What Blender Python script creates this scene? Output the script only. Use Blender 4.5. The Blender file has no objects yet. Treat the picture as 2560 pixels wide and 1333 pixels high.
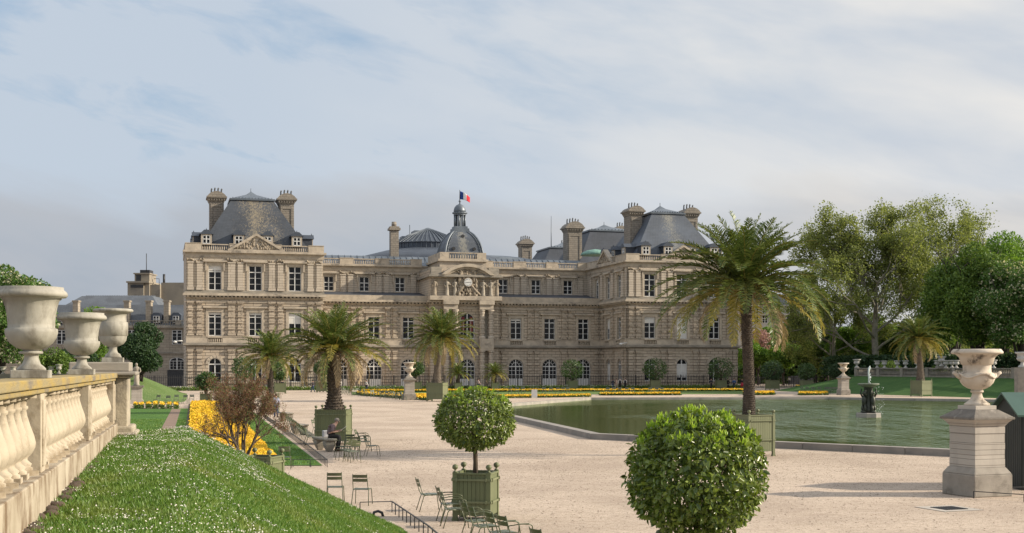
import bpy, math, random
import numpy as np
from mathutils import Vector, Matrix, noise as mnoise
R = math.radians
random.seed(7); rng = np.random.default_rng(7)
sc = bpy.context.scene
COL = sc.collection
# ---------------- camera, world, sun, exposure ----------------
F = 3240.0; CX = 1280.0; HY = 917.0; HC = 3.75      # focal length and horizon of the photograph (2560 px wide), eye height
cam = bpy.data.objects.new('camera', bpy.data.cameras.new('camera')); COL.objects.link(cam)
cam.location = (0, 0, HC); cam.rotation_euler = (R(90), 0, 0)
cam.data.sensor_width = 36; cam.data.lens = 36*F/2560; cam.data.shift_y = (HY-666.5)/2560
cam.data.clip_start = 0.3; cam.data.clip_end = 6000
sc.camera = cam
SUN_EL, SUN_AZ = 25.0, -2.0     # azimuth measured from +X
w = bpy.data.worlds.new('World'); sc.world = w; w.use_nodes = True
nt = w.node_tree; nt.nodes.clear()
def N(t, tree=None, **kw):
    n = (tree or nt).nodes.new(t)
    for k, v in kw.items(): setattr(n, k, v)
    return n
out = N('ShaderNodeOutputWorld'); bg = N('ShaderNodeBackground'); bg.inputs[1].default_value = 0.1
sky = N('ShaderNodeTexSky'); sky.sky_type = 'NISHITA'; sky.sun_disc = False
sky.sun_elevation = R(SUN_EL); sky.sun_rotation = R(90-SUN_AZ); sky.air_density = 1.2; sky.dust_density = 1.5
tc = N('ShaderNodeTexCoord'); sep = N('ShaderNodeSeparateXYZ'); nt.links.new(tc.outputs['Generated'], sep.inputs[0])
def M2(op, a, b=None, tree=None, c=None):
    t = tree or nt
    n = t.nodes.new('ShaderNodeMath'); n.operation = op
    for i, x in enumerate((a, b, c)):
        if x is None: continue
        if isinstance(x, (int, float)): n.inputs[i].default_value = x
        else: t.links.new(x, n.inputs[i])
    return n.outputs[0]
def ramp(val, stops, tree=None, interp='LINEAR'):
    t = tree or nt
    r = t.nodes.new('ShaderNodeValToRGB'); r.color_ramp.interpolation = interp
    e = r.color_ramp.elements
    while len(e) < len(stops): e.new(0.5)
    for i, (p, c) in enumerate(stops):
        e[i].position = p
        e[i].color = (*c, 1) if isinstance(c, tuple) else (c, c, c, 1)
    t.links.new(val, r.inputs[0]); return r.outputs[0]
def mix(fac, a, b, tree=None, mode='MIX'):
    t = tree or nt
    n = t.nodes.new('ShaderNodeMix'); n.data_type = 'RGBA'; n.blend_type = mode
    for s, x in ((n.inputs[0], fac), (n.inputs[6], a), (n.inputs[7], b)):
        if isinstance(x, (int, float)): s.default_value = x
        elif isinstance(x, tuple): s.default_value = (*x, 1)
        else: t.links.new(x, s)
    return n.outputs[2]
def lin(c): c /= 255.0; return c/12.92 if c <= .04045 else ((c+.055)/1.055)**2.4
def S(r, g, b, k=1.0): return (lin(r)*k, lin(g)*k, lin(b)*k)
# thin high cloud in sheets: noise over the view direction
hy = M2('MULTIPLY', M2('SQRT', M2('ADD', M2('MULTIPLY', sep.outputs[0], sep.outputs[0]), M2('MULTIPLY', sep.outputs[1], sep.outputs[1]))), 1.0)
az = M2('DIVIDE', sep.outputs[0], M2('MAXIMUM', hy, 0.05))      # sine of the bearing, + towards the sun
el = sep.outputs[2]
cmb = N('ShaderNodeCombineXYZ')
nt.links.new(M2('MULTIPLY', sep.outputs[0], 2.2), cmb.inputs[0]); nt.links.new(M2('MULTIPLY', sep.outputs[1], 2.2), cmb.inputs[1])
nt.links.new(M2('ADD', M2('MULTIPLY', el, 7.5), M2('MULTIPLY', sep.outputs[0], 1.6)), cmb.inputs[2])
n1 = N('ShaderNodeTexNoise'); n1.inputs['Scale'].default_value = 1.3; n1.inputs['Detail'].default_value = 6; n1.inputs['Roughness'].default_value = .5; n1.inputs['Distortion'].default_value = .35
nt.links.new(cmb.outputs[0], n1.inputs['Vector'])
n2 = N('ShaderNodeTexNoise'); n2.inputs['Scale'].default_value = 2.4; n2.inputs['Detail'].default_value = 5; n2.inputs['Distortion'].default_value = .25
nt.links.new(cmb.outputs[0], n2.inputs['Vector'])
KS = 10/1.434
right = ramp(M2('ADD', az, 0.5), [(0.30, 0.0), (0.80, 1.0)])            # towards the sun the veil whitens
n3 = N('ShaderNodeTexNoise'); n3.inputs['Scale'].default_value = 5.5; n3.inputs['Detail'].default_value = 8; n3.inputs['Roughness'].default_value = .6; n3.inputs['Distortion'].default_value = .5
nt.links.new(cmb.outputs[0], n3.inputs['Vector'])
veil = ramp(M2('ADD', M2('ADD', M2('MULTIPLY', n1.outputs[0], .7), M2('MULTIPLY', n2.outputs[0], .7)), M2('MULTIPLY', n3.outputs[0], .6)), [(.80, 0.0), (1.26, .85)])
blue = mix(0.72, mix(0.4, sky.outputs[0], S(140, 178, 214, KS)), mix(ramp(el, [(.1, 0.0), (.28, 1.0)]), S(152, 184, 213, KS), S(164, 188, 214, KS)))
high = mix(veil, blue, S(200, 210, 222, KS))
high = mix(right, high, mix(ramp(n2.outputs[0], [(.36, 0.0), (.64, 1.0)]), S(204, 211, 220, KS), S(232, 231, 229, KS)))
edge = M2('ADD', el, M2('ADD', M2('MULTIPLY', M2('SUBTRACT', n1.outputs[0], .5), .13), M2('MULTIPLY', az, .05)))
lowm = ramp(edge, [(.118, 1.0), (.146, 0.0)])
low = mix(ramp(el, [(.02, 0.0), (.15, 1.0)]), S(163, 171, 183, KS), S(187, 193, 201, KS))
low = mix(ramp(n2.outputs[0], [(.40, 0.0), (.62, .8)]), low, S(186, 189, 195, KS))
low = mix(ramp(M2('ADD', az, 0.5), [(.30, 0.0), (.85, 1.0)]), low, mix(ramp(n2.outputs[0], [(.38, 0.0), (.62, 1.0)]), S(198, 200, 204, KS), S(222, 219, 215, KS)))
cl = low; covf = M2('MULTIPLY', lowm, .9); blue = high
skyc = mix(covf, blue, cl)
skyc = mix(ramp(el, [(.32, 0.0), (.60, 1.0)]), skyc, tuple(x*1.2 for x in S(214, 218, 224, KS)))   # unseen upper sky, added extra bright to lift the shadows
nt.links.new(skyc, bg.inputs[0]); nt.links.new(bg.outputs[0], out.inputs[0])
sun = bpy.data.objects.new('sun', bpy.data.lights.new('sun', 'SUN')); COL.objects.link(sun)
sun.data.energy = 4.8; sun.data.angle = R(0.6); sun.data.color = (1.0, 0.875, 0.70)
sd = Vector((math.cos(R(SUN_AZ))*math.cos(R(SUN_EL)), math.sin(R(SUN_AZ))*math.cos(R(SUN_EL)), math.sin(R(SUN_EL))))
sun.rotation_euler = sd.to_track_quat('Z', 'Y').to_euler(); sun.location = (60, 0, 60)
sc.view_settings.view_transform = 'Standard'; sc.view_settings.look = 'None'
sc.view_settings.exposure = 0.52; sc.view_settings.gamma = 1.0
try:
    sc.cycles.max_bounces = 5; sc.cycles.diffuse_bounces = 3; sc.cycles.glossy_bounces = 2; sc.cycles.transparent_max_bounces = 6
except Exception: pass
# ---------------- measuring helpers (a ray of the survey meets a known plane) ----------------
def gp(px, py, z=0.0):
    Y = F*(HC-z)/(py-HY); return Vector(((px-CX)*Y/F, Y, z))
def at(px, Y, z=0.0): return Vector(((px-CX)*Y/F, Y, z))
def zat(py, Y): return HC+(HY-py)*Y/F
# ---------------- mesh helpers ----------------
def tag(o, label=None, cat=None, group=None, kind=None):
    for k, v in (('label', label), ('category', cat), ('group', group), ('kind', kind)):
        if v: o[k] = v
    return o
def empty(name, loc=(0, 0, 0), rz=0, label=None, cat=None, group=None, parent=None):
    o = bpy.data.objects.new(name, None); COL.objects.link(o); o.location = loc; o.rotation_euler = (0, 0, rz)
    o.empty_display_size = .2
    if parent: o.parent = parent
    return tag(o, label, cat, group)
def link(name, me, parent=None, loc=(0, 0, 0), rz=0):
    o = bpy.data.objects.new(name, me); COL.objects.link(o); o.location = loc; o.rotation_euler = (0, 0, rz)
    if parent: o.parent = parent
    return o
KIDS = {}
def copy_tree(o, parent=None):
    c = o.copy(); COL.objects.link(c)
    if parent is not None: c.parent = parent
    for ch in list(o.children): copy_tree(ch, c)
    return c
def dup(root, loc, rz, label=None, scale=None, group=None):
    c = copy_tree(root); c.location = loc; c.rotation_euler = (root.rotation_euler[0], root.rotation_euler[1], rz)
    if scale is not None: c.scale = (scale,)*3 if isinstance(scale, (int, float)) else scale
    if label: c['label'] = label
    if group: c['group'] = group
    return c
class MB:
    def __init__(s): s.v = []; s.f = []; s.sm = []
    def add(s, vs, fs, smooth=False):
        b = len(s.v); s.v += [tuple(v) for v in vs]; s.f += [tuple(i+b for i in f) for f in fs]; s.sm += [smooth]*len(fs); return s
    def box(s, x0, x1, y0, y1, z0, z1):
        vs = [(x, y, z) for z in (z0, z1) for y in (y0, y1) for x in (x0, x1)]
        return s.add(vs, [(0, 2, 3, 1), (4, 5, 7, 6), (0, 1, 5, 4), (2, 6, 7, 3), (0, 4, 6, 2), (1, 3, 7, 5)])
    def taper(s, c, hb, ht, z0, z1):     # frustum with rectangular ends
        vs = [(c[0]+sx*h[0], c[1]+sy*h[1], z) for z, h in ((z0, hb), (z1, ht)) for sy in (-1, 1) for sx in (-1, 1)]
        return s.add(vs, [(0, 2, 3, 1), (4, 5, 7, 6), (0, 1, 5, 4), (2, 6, 7, 3), (0, 4, 6, 2), (1, 3, 7, 5)])
    def obox(s, c, h, M=None):
        M = M or Matrix.Identity(3); c = Vector(c)
        vs = [c+M@Vector((sx*h[0], sy*h[1], sz*h[2])) for sz in (-1, 1) for sy in (-1, 1) for sx in (-1, 1)]
        return s.add(vs, [(0, 2, 3, 1), (4, 5, 7, 6), (0, 1, 5, 4), (2, 6, 7, 3), (0, 4, 6, 2), (1, 3, 7, 5)])
    def bar(s, a, b, w, h, up=(0, 0, 1)):   # rectangular bar from a to b
        a, b = Vector(a), Vector(b); d = (b-a); L = d.length; d.normalize(); u = Vector(up)
        x = d.cross(u)
        if x.length < 1e-4: x = d.cross(Vector((1, 0, 0)))
        x.normalize(); u = x.cross(d); M = Matrix((d, x, u)).transposed()
        return s.obox((a+b)/2, (L/2, w/2, h/2), M)
    def tube(s, pts, rad, n=8, cap=True, smooth=True):
        pts = [Vector(p) for p in pts]; m = len(pts)
        if isinstance(rad, (int, float)): rad = [rad]*m
        vs = []; ref = None
        for i, p in enumerate(pts):
            d = (pts[min(i+1, m-1)]-pts[max(i-1, 0)]).normalized()
            if ref is None:
                ref = Vector((0, 0, 1)) if abs(d.z) < .9 else Vector((1, 0, 0))
            x = d.cross(ref); x.normalize(); ref = x.cross(d).normalized(); y = ref
            for k in range(n):
                a = 2*math.pi*k/n; vs.append(p+x*math.cos(a)*rad[i]+y*math.sin(a)*rad[i])
        fs = [(i*n+k, i*n+(k+1) % n, (i+1)*n+(k+1) % n, (i+1)*n+k) for i in range(m-1) for k in range(n)]
        s.add(vs, fs, smooth)
        if cap:
            b = len(s.v)-len(vs); s.f += [tuple(b+k for k in reversed(range(n))), tuple(b+(m-1)*n+k for k in range(n))]; s.sm += [False, False]
        return s
    def lathe(s, prof, c=(0, 0, 0), n=24, smooth=True, ang=0.0, lob=None):
        vs = []
        for (r, z) in prof:
            for k in range(n):
                a = 2*math.pi*k/n+ang; rr = r*(1 if lob is None else lob(a, z)); vs.append((c[0]+rr*math.cos(a), c[1]+rr*math.sin(a), c[2]+z))
        m = len(prof)
        s.add(vs, [(i*n+k, i*n+(k+1) % n, (i+1)*n+(k+1) % n, (i+1)*n+k) for i in range(m-1) for k in range(n)], smooth)
        b = len(s.v)-len(vs); s.f += [tuple(b+k for k in reversed(range(n))), tuple(b+(m-1)*n+k for k in range(n))]; s.sm += [False, False]
        return s
    def ball(s, c, r, n=8, m=6, sq=(1, 1, 1)):
        pr = [(max(1e-3, math.sin(math.pi*i/m)), -math.cos(math.pi*i/m)) for i in range(m+1)]
        vs = [(c[0]+r*sq[0]*p[0]*math.cos(2*math.pi*k/n), c[1]+r*sq[1]*p[0]*math.sin(2*math.pi*k/n), c[2]+r*sq[2]*p[1]) for p in pr for k in range(n)]
        return s.add(vs, [(i*n+k, i*n+(k+1) % n, (i+1)*n+(k+1) % n, (i+1)*n+k) for i in range(m) for k in range(n)], True)
    def prism(s, poly, y0, y1):     # polygon in x,z extruded along y
        n = len(poly)
        vs = [(p[0], y0, p[1]) for p in poly]+[(p[0], y1, p[1]) for p in poly]
        return s.add(vs, [tuple(range(n)), tuple(reversed(range(n, 2*n)))]+[(i, i+n, (i+1) % n+n, (i+1) % n) for i in range(n)])
    def slab(s, poly, z0, z1):      # polygon in x,y extruded along z
        n = len(poly)
        vs = [(p[0], p[1], z0) for p in poly]+[(p[0], p[1], z1) for p in poly]
        return s.add(vs, [tuple(reversed(range(n))), tuple(range(n, 2*n))]+[(i, (i+1) % n, (i+1) % n+n, i+n) for i in range(n)])
    def mesh(s, name, mat, bevel=0):
        me = bpy.data.meshes.new(name); me.from_pydata(s.v, [], s.f); me.materials.append(mat)
        if any(s.sm): me.polygons.foreach_set('use_smooth', s.sm)
        me.validate(); me.update()
        return me
    def build(s, name, mat, parent=None, loc=(0, 0, 0), rz=0, bevel=0):
        o = link(name, s.mesh(name, mat), parent, loc, rz)
        if bevel:
            m = o.modifiers.new('b', 'BEVEL'); m.width = bevel; m.segments = 2; m.limit_method = 'ANGLE'; m.angle_limit = R(40)
        return o
def tri_mesh(name, V, K, mat, smooth=False):
    """V: (N,K,3) polygons of K corners each, islands of their own"""
    n = len(V); me = bpy.data.meshes.new(name); me.vertices.add(n*K); me.vertices.foreach_set('co', np.ascontiguousarray(V, dtype=np.float32).ravel())
    me.loops.add(n*K); me.loops.foreach_set('vertex_index', np.arange(n*K, dtype=np.int32))
    me.polygons.add(n); me.polygons.foreach_set('loop_start', np.arange(0, n*K, K, dtype=np.int32))
    me.update(calc_edges=True); me.materials.append(mat); me.validate(); return me
def unit(a): return a/np.maximum(np.linalg.norm(a, axis=1, keepdims=True), 1e-9)
def oval_leaf_mesh(name, P, D, Nn, L, W, mat, fold=.18, curl=.12):
    """pointed oval leaves of two quads hinged on the midrib, drooping a little at the tip"""
    n = len(P); D = unit(D); X = unit(np.cross(D, Nn)); Nn = unit(np.cross(X, D)); L = np.broadcast_to(np.asarray(L, float), (n,))[:, None]; W = np.broadcast_to(np.asarray(W, float), (n,))[:, None]
    up = Nn*W*fold; dn = -Nn*L*curl
    V = np.stack([P, P+D*L*.30+X*W*.44+up, P+D*L*.66+X*W*.40+up+dn*.4, P+D*L+dn, P+D*L*.66-X*W*.40+up+dn*.4, P+D*L*.30-X*W*.44+up], 1)
    me = bpy.data.meshes.new(name); me.vertices.add(n*6); me.vertices.foreach_set('co', V.astype(np.float32).ravel())
    base = np.arange(n, dtype=np.int32)[:, None]*6; idx = np.concatenate([base+np.array([[0, 1, 2, 3]]), base+np.array([[0, 3, 4, 5]])], 1).ravel()
    me.loops.add(n*8); me.loops.foreach_set('vertex_index', idx.astype(np.int32)); me.polygons.add(n*2); me.polygons.foreach_set('loop_start', np.arange(0, n*8, 4, dtype=np.int32))
    me.update(calc_edges=True); me.materials.append(mat); me.validate(); return me
def leaf_mesh(name, P, D, Nn, L, W, mat, fold=.25):
    """folded leaves: base, left, tip, right; two triangles sharing the midrib"""
    n = len(P); D = unit(D); X = unit(np.cross(D, Nn)); Nn = unit(np.cross(X, D))
    L = np.broadcast_to(np.asarray(L, float), (n,))[:, None]; W = np.broadcast_to(np.asarray(W, float), (n,))[:, None]
    mid = P+D*L*.45; up = Nn*W*fold
    V = np.stack([P, mid+X*W/2+up, P+D*L, mid-X*W/2+up], 1)
    me = bpy.data.meshes.new(name); me.vertices.add(n*4); me.vertices.foreach_set('co', V.astype(np.float32).ravel())
    base = np.arange(n, dtype=np.int32)[:, None]*4
    idx = np.concatenate([base+np.array([[0, 1, 2]]), base+np.array([[0, 2, 3]])], 1).ravel()
    me.loops.add(n*6); me.loops.foreach_set('vertex_index', idx.astype(np.int32))
    me.polygons.add(n*2); me.polygons.foreach_set('loop_start', np.arange(0, n*6, 3, dtype=np.int32))
    me.update(calc_edges=True); me.materials.append(mat); me.validate(); return me
def rdir(n): return unit(rng.normal(size=(n, 3)))
# ---------------- materials ----------------
def new_mat(name):
    m = bpy.data.materials.new(name); m.use_nodes = True; t = m.node_tree
    return m, t, t.nodes['Principled BSDF']
def tex(t, kind, scale, vec=None, **kw):
    n = t.nodes.new(kind); n.inputs['Scale'].default_value = scale
    for k, v in kw.items(): n.inputs[k].default_value = v
    if vec is not None: t.links.new(vec, n.inputs['Vector'])
    return n
def coords(t, stretch=None, world=False):
    if world: c = t.nodes.new('ShaderNodeNewGeometry').outputs['Position']
    else: c = t.nodes.new('ShaderNodeTexCoord').outputs['Object']
    if stretch:
        m = t.nodes.new('ShaderNodeMapping'); m.inputs['Scale'].default_value = stretch; t.links.new(c, m.inputs[0]); c = m.outputs[0]
    return c
def bump(t, h, strength, dist, b, prev=None):
    n = t.nodes.new('ShaderNodeBump'); n.inputs['Strength'].default_value = strength; n.inputs['Distance'].default_value = dist
    t.links.new(h, n.inputs['Height'])
    if prev: t.links.new(prev, n.inputs['Normal'])
    t.links.new(n.outputs[0], b.inputs['Normal']); return n.outputs[0]
def mat(name, c1, c2=None, rough=.7, scale=3.0, metal=0, bmp=0, bscale=20, bdist=.02, detail=6, stretch=None, lo=.35, hi=.65, world=False, spec=None, c3=None, s3=1.0, lo3=.55, hi3=.65):
    m, t, b = new_mat(name); b.inputs['Roughness'].default_value = rough; b.inputs['Metallic'].default_value = metal
    if spec is not None: b.inputs['Specular IOR Level'].default_value = spec
    v = coords(t, stretch, world)
    if c2 is None: c2 = tuple(x*.8 for x in c1)
    n = tex(t, 'ShaderNodeTexNoise', scale, v, Detail=detail, Roughness=.6)
    c = mix(ramp(n.outputs[0], [(lo, 0.0), (hi, 1.0)], t), c1, c2, t)
    if c3:
        n3 = tex(t, 'ShaderNodeTexNoise', s3, v, Detail=8, Roughness=.65)
        c = mix(ramp(n3.outputs[0], [(lo3, 0.0), (hi3, 1.0)], t), c, c3, t)
    t.links.new(c, b.inputs['Base Color'])
    if bmp:
        nb = tex(t, 'ShaderNodeTexNoise', bscale, v, Detail=5); bump(t, nb.outputs[0], bmp, bdist, b)
    return m
def leaf_mat(name, dark, light, transl=.35, rough=.45, accent=None, acc=.9, gloss=.5, worn=None):
    m, t, b = new_mat(name)
    g = t.nodes.new('ShaderNodeNewGeometry'); r = g.outputs['Random Per Island']
    stops = [(0.0, dark), (acc if accent else 1.0, light)]
    if accent: stops.append((min(1, acc+.02), accent))
    c = ramp(r, stops, t)
    if worn:
        wn = tex(t, 'ShaderNodeTexNoise', .8, coords(t, world=True), Detail=5, Roughness=.65); c = mix(ramp(wn.outputs[0], [(.50, 0.0), (.70, .5)], t), c, worn, t)
    t.links.new(c, b.inputs['Base Color']); b.inputs['Roughness'].default_value = rough; b.inputs['Specular IOR Level'].default_value = gloss
    tr = t.nodes.new('ShaderNodeBsdfTranslucent'); cc = mix(1.0, c, (1.0, 1.0, .55), t, 'MULTIPLY'); t.links.new(cc, tr.inputs[0])
    ms = t.nodes.new('ShaderNodeMixShader'); ms.inputs[0].default_value = transl
    t.links.new(b.outputs[0], ms.inputs[1]); t.links.new(tr.outputs[0], ms.inputs[2])
    t.links.new(ms.outputs[0], t.nodes['Material Output'].inputs[0]); return m
def masonry(name, c1, c2, joint, cw=1.1, ch=.47, mortar=.03, bstr=.6, stain=(.10, .09, .075), stain_lo=.56, jmix=1.0):
    m, t, b = new_mat(name); b.inputs['Roughness'].default_value = .85
    tcn = t.nodes.new('ShaderNodeTexCoord'); sp = t.nodes.new('ShaderNodeSeparateXYZ'); t.links.new(tcn.outputs['Object'], sp.inputs[0])
    cb = t.nodes.new('ShaderNodeCombineXYZ'); t.links.new(M2('ADD', sp.outputs[0], sp.outputs[1], t), cb.inputs[0]); t.links.new(sp.outputs[2], cb.inputs[1])
    br = t.nodes.new('ShaderNodeTexBrick'); t.links.new(cb.outputs[0], br.inputs['Vector']); br.offset = .5
    for k, v in (('Scale', 1.0), ('Mortar Size', mortar), ('Mortar Smooth', .25), ('Bias', 0.0), ('Brick Width', cw), ('Row Height', ch)): br.inputs[k].default_value = v
    br.inputs['Color1'].default_value = (*c1, 1); br.inputs['Color2'].default_value = (*c2, 1); br.inputs['Mortar'].default_value = (*joint, 1)
    n = tex(t, 'ShaderNodeTexNoise', .55, coords(t), Detail=8, Roughness=.65)
    n2_ = tex(t, 'ShaderNodeTexNoise', 1.0, coords(t, (1.6, 1.6, .22)), Detail=7, Roughness=.7)
    c = mix(ramp(n.outputs[0], [(.35, 0.0), (.7, .5)], t), br.outputs[0], tuple(x*.62 for x in c1), t)
    c = mix(ramp(n2_.outputs[0], [(stain_lo, 0.0), (.82, .6)], t), c, stain, t)
    t.links.new(c, b.inputs['Base Color'])
    inv = M2('SUBTRACT', 1.0, br.outputs['Fac'], t)
    p = bump(t, inv, bstr, .06, b)
    nb = tex(t, 'ShaderNodeTexNoise', 9, coords(t), Detail=6); bump(t, nb.outputs[0], .25, .03, b, p)
    return m
MT = {}
MT['stone'] = masonry('palace_stone', (.51, .43, .335), (.41, .345, .27), (.12, .10, .08), cw=1.5, ch=.50, mortar=.042, bstr=.8)
MT['stone_fine'] = masonry('palace_smooth_stone', (.51, .445, .365), (.45, .39, .315), (.17, .14, .11), cw=2.2, ch=.42, mortar=.032, bstr=.5)
MT['trim'] = mat('palace_trim_stone', (.47, .405, .32), (.33, .285, .23), rough=.85, scale=.9, bmp=.3, bscale=6, bdist=.03, c3=(.13, .115, .10), s3=.6, lo3=.56, hi3=.72)
MT['ledge'] = mat('weathered_ledge_stone', (.33, .295, .245), (.19, .175, .15), rough=.9, scale=1.2, bmp=.3, bscale=6, bdist=.03, stretch=(.6, .6, 2))
MT['wframe'] = mat('window_white_paint', (.66, .66, .64), (.55, .55, .54), rough=.5, scale=4)
MT['blind'] = mat('blind_canvas', (.62, .61, .58), (.54, .53, .51), rough=.8, scale=2)
MT['red'] = mat('red_curtain', (.20, .03, .03), (.12, .02, .02), rough=.8)
def glass_mat():
    m, t, b = new_mat('window_glass'); v = coords(t)
    n = tex(t, 'ShaderNodeTexNoise', .9, v, Detail=3)
    t.links.new(ramp(n.outputs[0], [(.35, (.006, .007, .009)), (.65, (.018, .021, .026))], t), b.inputs['Base Color'])
    b.inputs['Roughness'].default_value = .22; b.inputs['Specular IOR Level'].default_value = .22
    bump(t, tex(t, 'ShaderNodeTexNoise', .7, v, Detail=1).outputs[0], .15, .05, b); return m
MT['glass'] = glass_mat()
def slate(name, a, b_, lichen=None, amt=.5, row=.28):
    m, t, b = new_mat(name); b.inputs['Roughness'].default_value = .62
    tcn = t.nodes.new('ShaderNodeTexCoord'); sp = t.nodes.new('ShaderNodeSeparateXYZ'); t.links.new(tcn.outputs['Object'], sp.inputs[0])
    cb = t.nodes.new('ShaderNodeCombineXYZ'); t.links.new(M2('ADD', sp.outputs[0], sp.outputs[1], t), cb.inputs[0]); t.links.new(sp.outputs[2], cb.inputs[1])
    br = t.nodes.new('ShaderNodeTexBrick'); t.links.new(cb.outputs[0], br.inputs['Vector'])
    for k, v in (('Scale', 1.0), ('Mortar Size', .02), ('Brick Width', .5), ('Row Height', row)): br.inputs[k].default_value = v
    br.inputs['Color1'].default_value = (*a, 1); br.inputs['Color2'].default_value = (*b_, 1); br.inputs['Mortar'].default_value = (*(x*.6 for x in a), 1)
    c = br.outputs[0]
    n0 = tex(t, 'ShaderNodeTexNoise', .35, coords(t), Detail=6); c = mix(ramp(n0.outputs[0], [(.4, 0.0), (.65, .6)], t), c, tuple(x*1.7 for x in a), t)
    if lichen:
        gx = t.nodes.new('ShaderNodeSeparateXYZ'); t.links.new(tcn.outputs['Generated'], gx.inputs[0])
        cen = M2('MULTIPLY', M2('ABSOLUTE', M2('SUBTRACT', gx.outputs[0], .5, t), None, t), .75, t)
        n = tex(t, 'ShaderNodeTexNoise', 3.6, coords(t, (1.0, 1.0, .45)), Detail=12, Roughness=.9)
        n_ = tex(t, 'ShaderNodeTexNoise', .12, coords(t, (1, 1, .3)), Detail=2)
        f = ramp(M2('SUBTRACT', M2('ADD', M2('MULTIPLY', n.outputs[0], .85, t), M2('MULTIPLY', n_.outputs[0], .4, t), t), M2('SUBTRACT', cen, .10, t), t), [(amt, 0.0), (amt+.07, .85)], t)
        c = mix(f, c, lichen, t)
    t.links.new(c, b.inputs['Base Color']); bump(t, br.outputs['Fac'], -.3, .03, b); return m
MT['slate'] = slate('roof_slate', (.034, .041, .055), (.046, .053, .068))
MT['slate_l'] = slate('lichen_slate', (.036, .043, .055), (.048, .055, .068), lichen=(.27, .225, .15), amt=.60)
MT['slate_p'] = slate('pale_roof_slate', (.075, .085, .10), (.095, .105, .12))
MT['slate_g'] = slate('pale_lichen_slate', (.055, .068, .09), (.07, .083, .105), lichen=(.21, .205, .18), amt=.66)
MT['zinc'] = mat('zinc_roof', (.15, .175, .205), (.09, .11, .135), rough=.45, scale=.6, metal=.3, bmp=.1)
MT['zinc_d'] = mat('dark_lead_roof', (.045, .055, .075), (.07, .085, .11), rough=.5, scale=.5, metal=.2)
MT['chim'] = masonry('chimney_stone', (.235, .21, .18), (.30, .265, .22), (.14, .12, .10), cw=.7, ch=.4, mortar=.03)
MT['iron'] = mat('black_iron', (.018, .019, .022), (.03, .03, .033), rough=.5)
MT['pot'] = mat('chimney_pot_metal', (.16, .17, .18), (.08, .085, .09), rough=.6)
MT['relief'] = mat('carved_stone', (.36, .30, .225), (.17, .145, .115), rough=.85, scale=1.5, bmp=.6, bscale=5, bdist=.08)
MT['statue'] = mat('statue_marble', (.40, .35, .28), (.20, .18, .15), rough=.7, scale=1.6, bmp=.3, bscale=8, bdist=.02)
MT['copper'] = mat('green_copper', (.20, .38, .30), (.12, .22, .2), rough=.6)
# ------------------------------------------------------------------ palace
TH = math.atan(880/3240); cT, sT = math.cos(TH), math.sin(TH); PX0, PY0 = -815*206/3240, 206.0
def tpx(px, yb=0.0):       # distance along the facade plane lying yb metres behind the front
    k = (px-CX)/F; return (k*(PY0+yb*cT)-PX0+yb*sT)/(cT-k*sT)
def ybpx(px, t): k = (px-CX)/F; return (-k*(PY0+t*sT)+PX0+t*cT)/(sT+k*cT)
def Yof(t, yb): return PY0+t*sT+yb*cT
def zpx(py, t, yb): return zat(py, Yof(t, yb))
palace = empty('palace', (PX0, PY0, 0), TH, 'long honey coloured stone palace with slate roofs, central dome and clock behind the railing', 'palace')
# windows: shared meshes, origin at the middle of the sill, facing -y
def arc(cx, z, r, n=14, a0=0, a1=180): return [(cx+r*math.cos(R(a0+(a1-a0)*i/n)), z+r*math.sin(R(a0+(a1-a0)*i/n))) for i in range(n+1)]
def make_window(w, h, arch=False, trans=(.72,), bars=3, panel=0.0, fan=False, side=.09):
    fr = MB(); g = MB(); hw = w/2; t = .07
    zs = h-hw if arch else h
    if arch:
        o = arc(0, zs, hw); i = arc(0, zs, hw-side-.02)
        for k in range(len(o)-1): fr.prism([o[k], o[k+1], i[k+1], i[k]], -t, t)
        fr.box(-hw, -hw+side, -t, t, 0, zs); fr.box(hw-side, hw, -t, t, 0, zs)
    else:
        fr.box(-hw, -hw+side, -t, t, 0, h); fr.box(hw-side, hw, -t, t, 0, h); fr.box(-hw, hw, -t-.005, t, h-side, h-.003)
    fr.box(-hw, hw, -t-.01, t, 0, .12)
    fr.box(-.085, .085, -t-.02, t, .02, zs+(hw*.95 if arch else -.01))
    for q in trans: fr.box(-hw+.01, hw-.01, -t-.015, t-.01, h*q-.07 if not arch else zs-.09, h*q+.07 if not arch else zs+.09)
    top = zs if arch else h*trans[0]; b0 = panel if panel else .1
    for k in range(1, bars):
        z = b0+(top-b0)*k/bars; fr.box(-hw+.02, hw-.02, -t+.02, t-.03, z-.03, z+.03)
    if w > 2.4:
        for s in (-1, 1): fr.box(s*hw*.52-.03, s*hw*.52+.03, -t+.025, t-.035, b0, top)
    if fan:
        o = arc(0, zs, hw*.55); i = arc(0, zs, hw*.55-.07)
        for k in range(len(o)-1): fr.prism([o[k], o[k+1], i[k+1], i[k]], -t+.01, t-.02)
        for a in (35, 65, 115, 145):
            ca, sa = math.cos(R(a)), math.sin(R(a)); fr.bar((hw*.5*ca, -.01, zs+hw*.5*sa), (hw*.95*ca, -.01, zs+hw*.95*sa), .05, .05)
    if panel: fr.box(-hw+.03, hw-.03, -t+.005, t-.02, .02, panel)
    poly = ([(-hw+.02, .02), (hw-.02, .02)]+arc(0, zs, hw-.03)) if arch else [(-hw+.02, .02), (hw-.02, .02), (hw-.02, h-.02), (-hw+.02, h-.02)]
    g.prism(poly, .02, .06)
    return fr.mesh('window', MT['wframe']), g.mesh('pane', MT['glass'])
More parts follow.
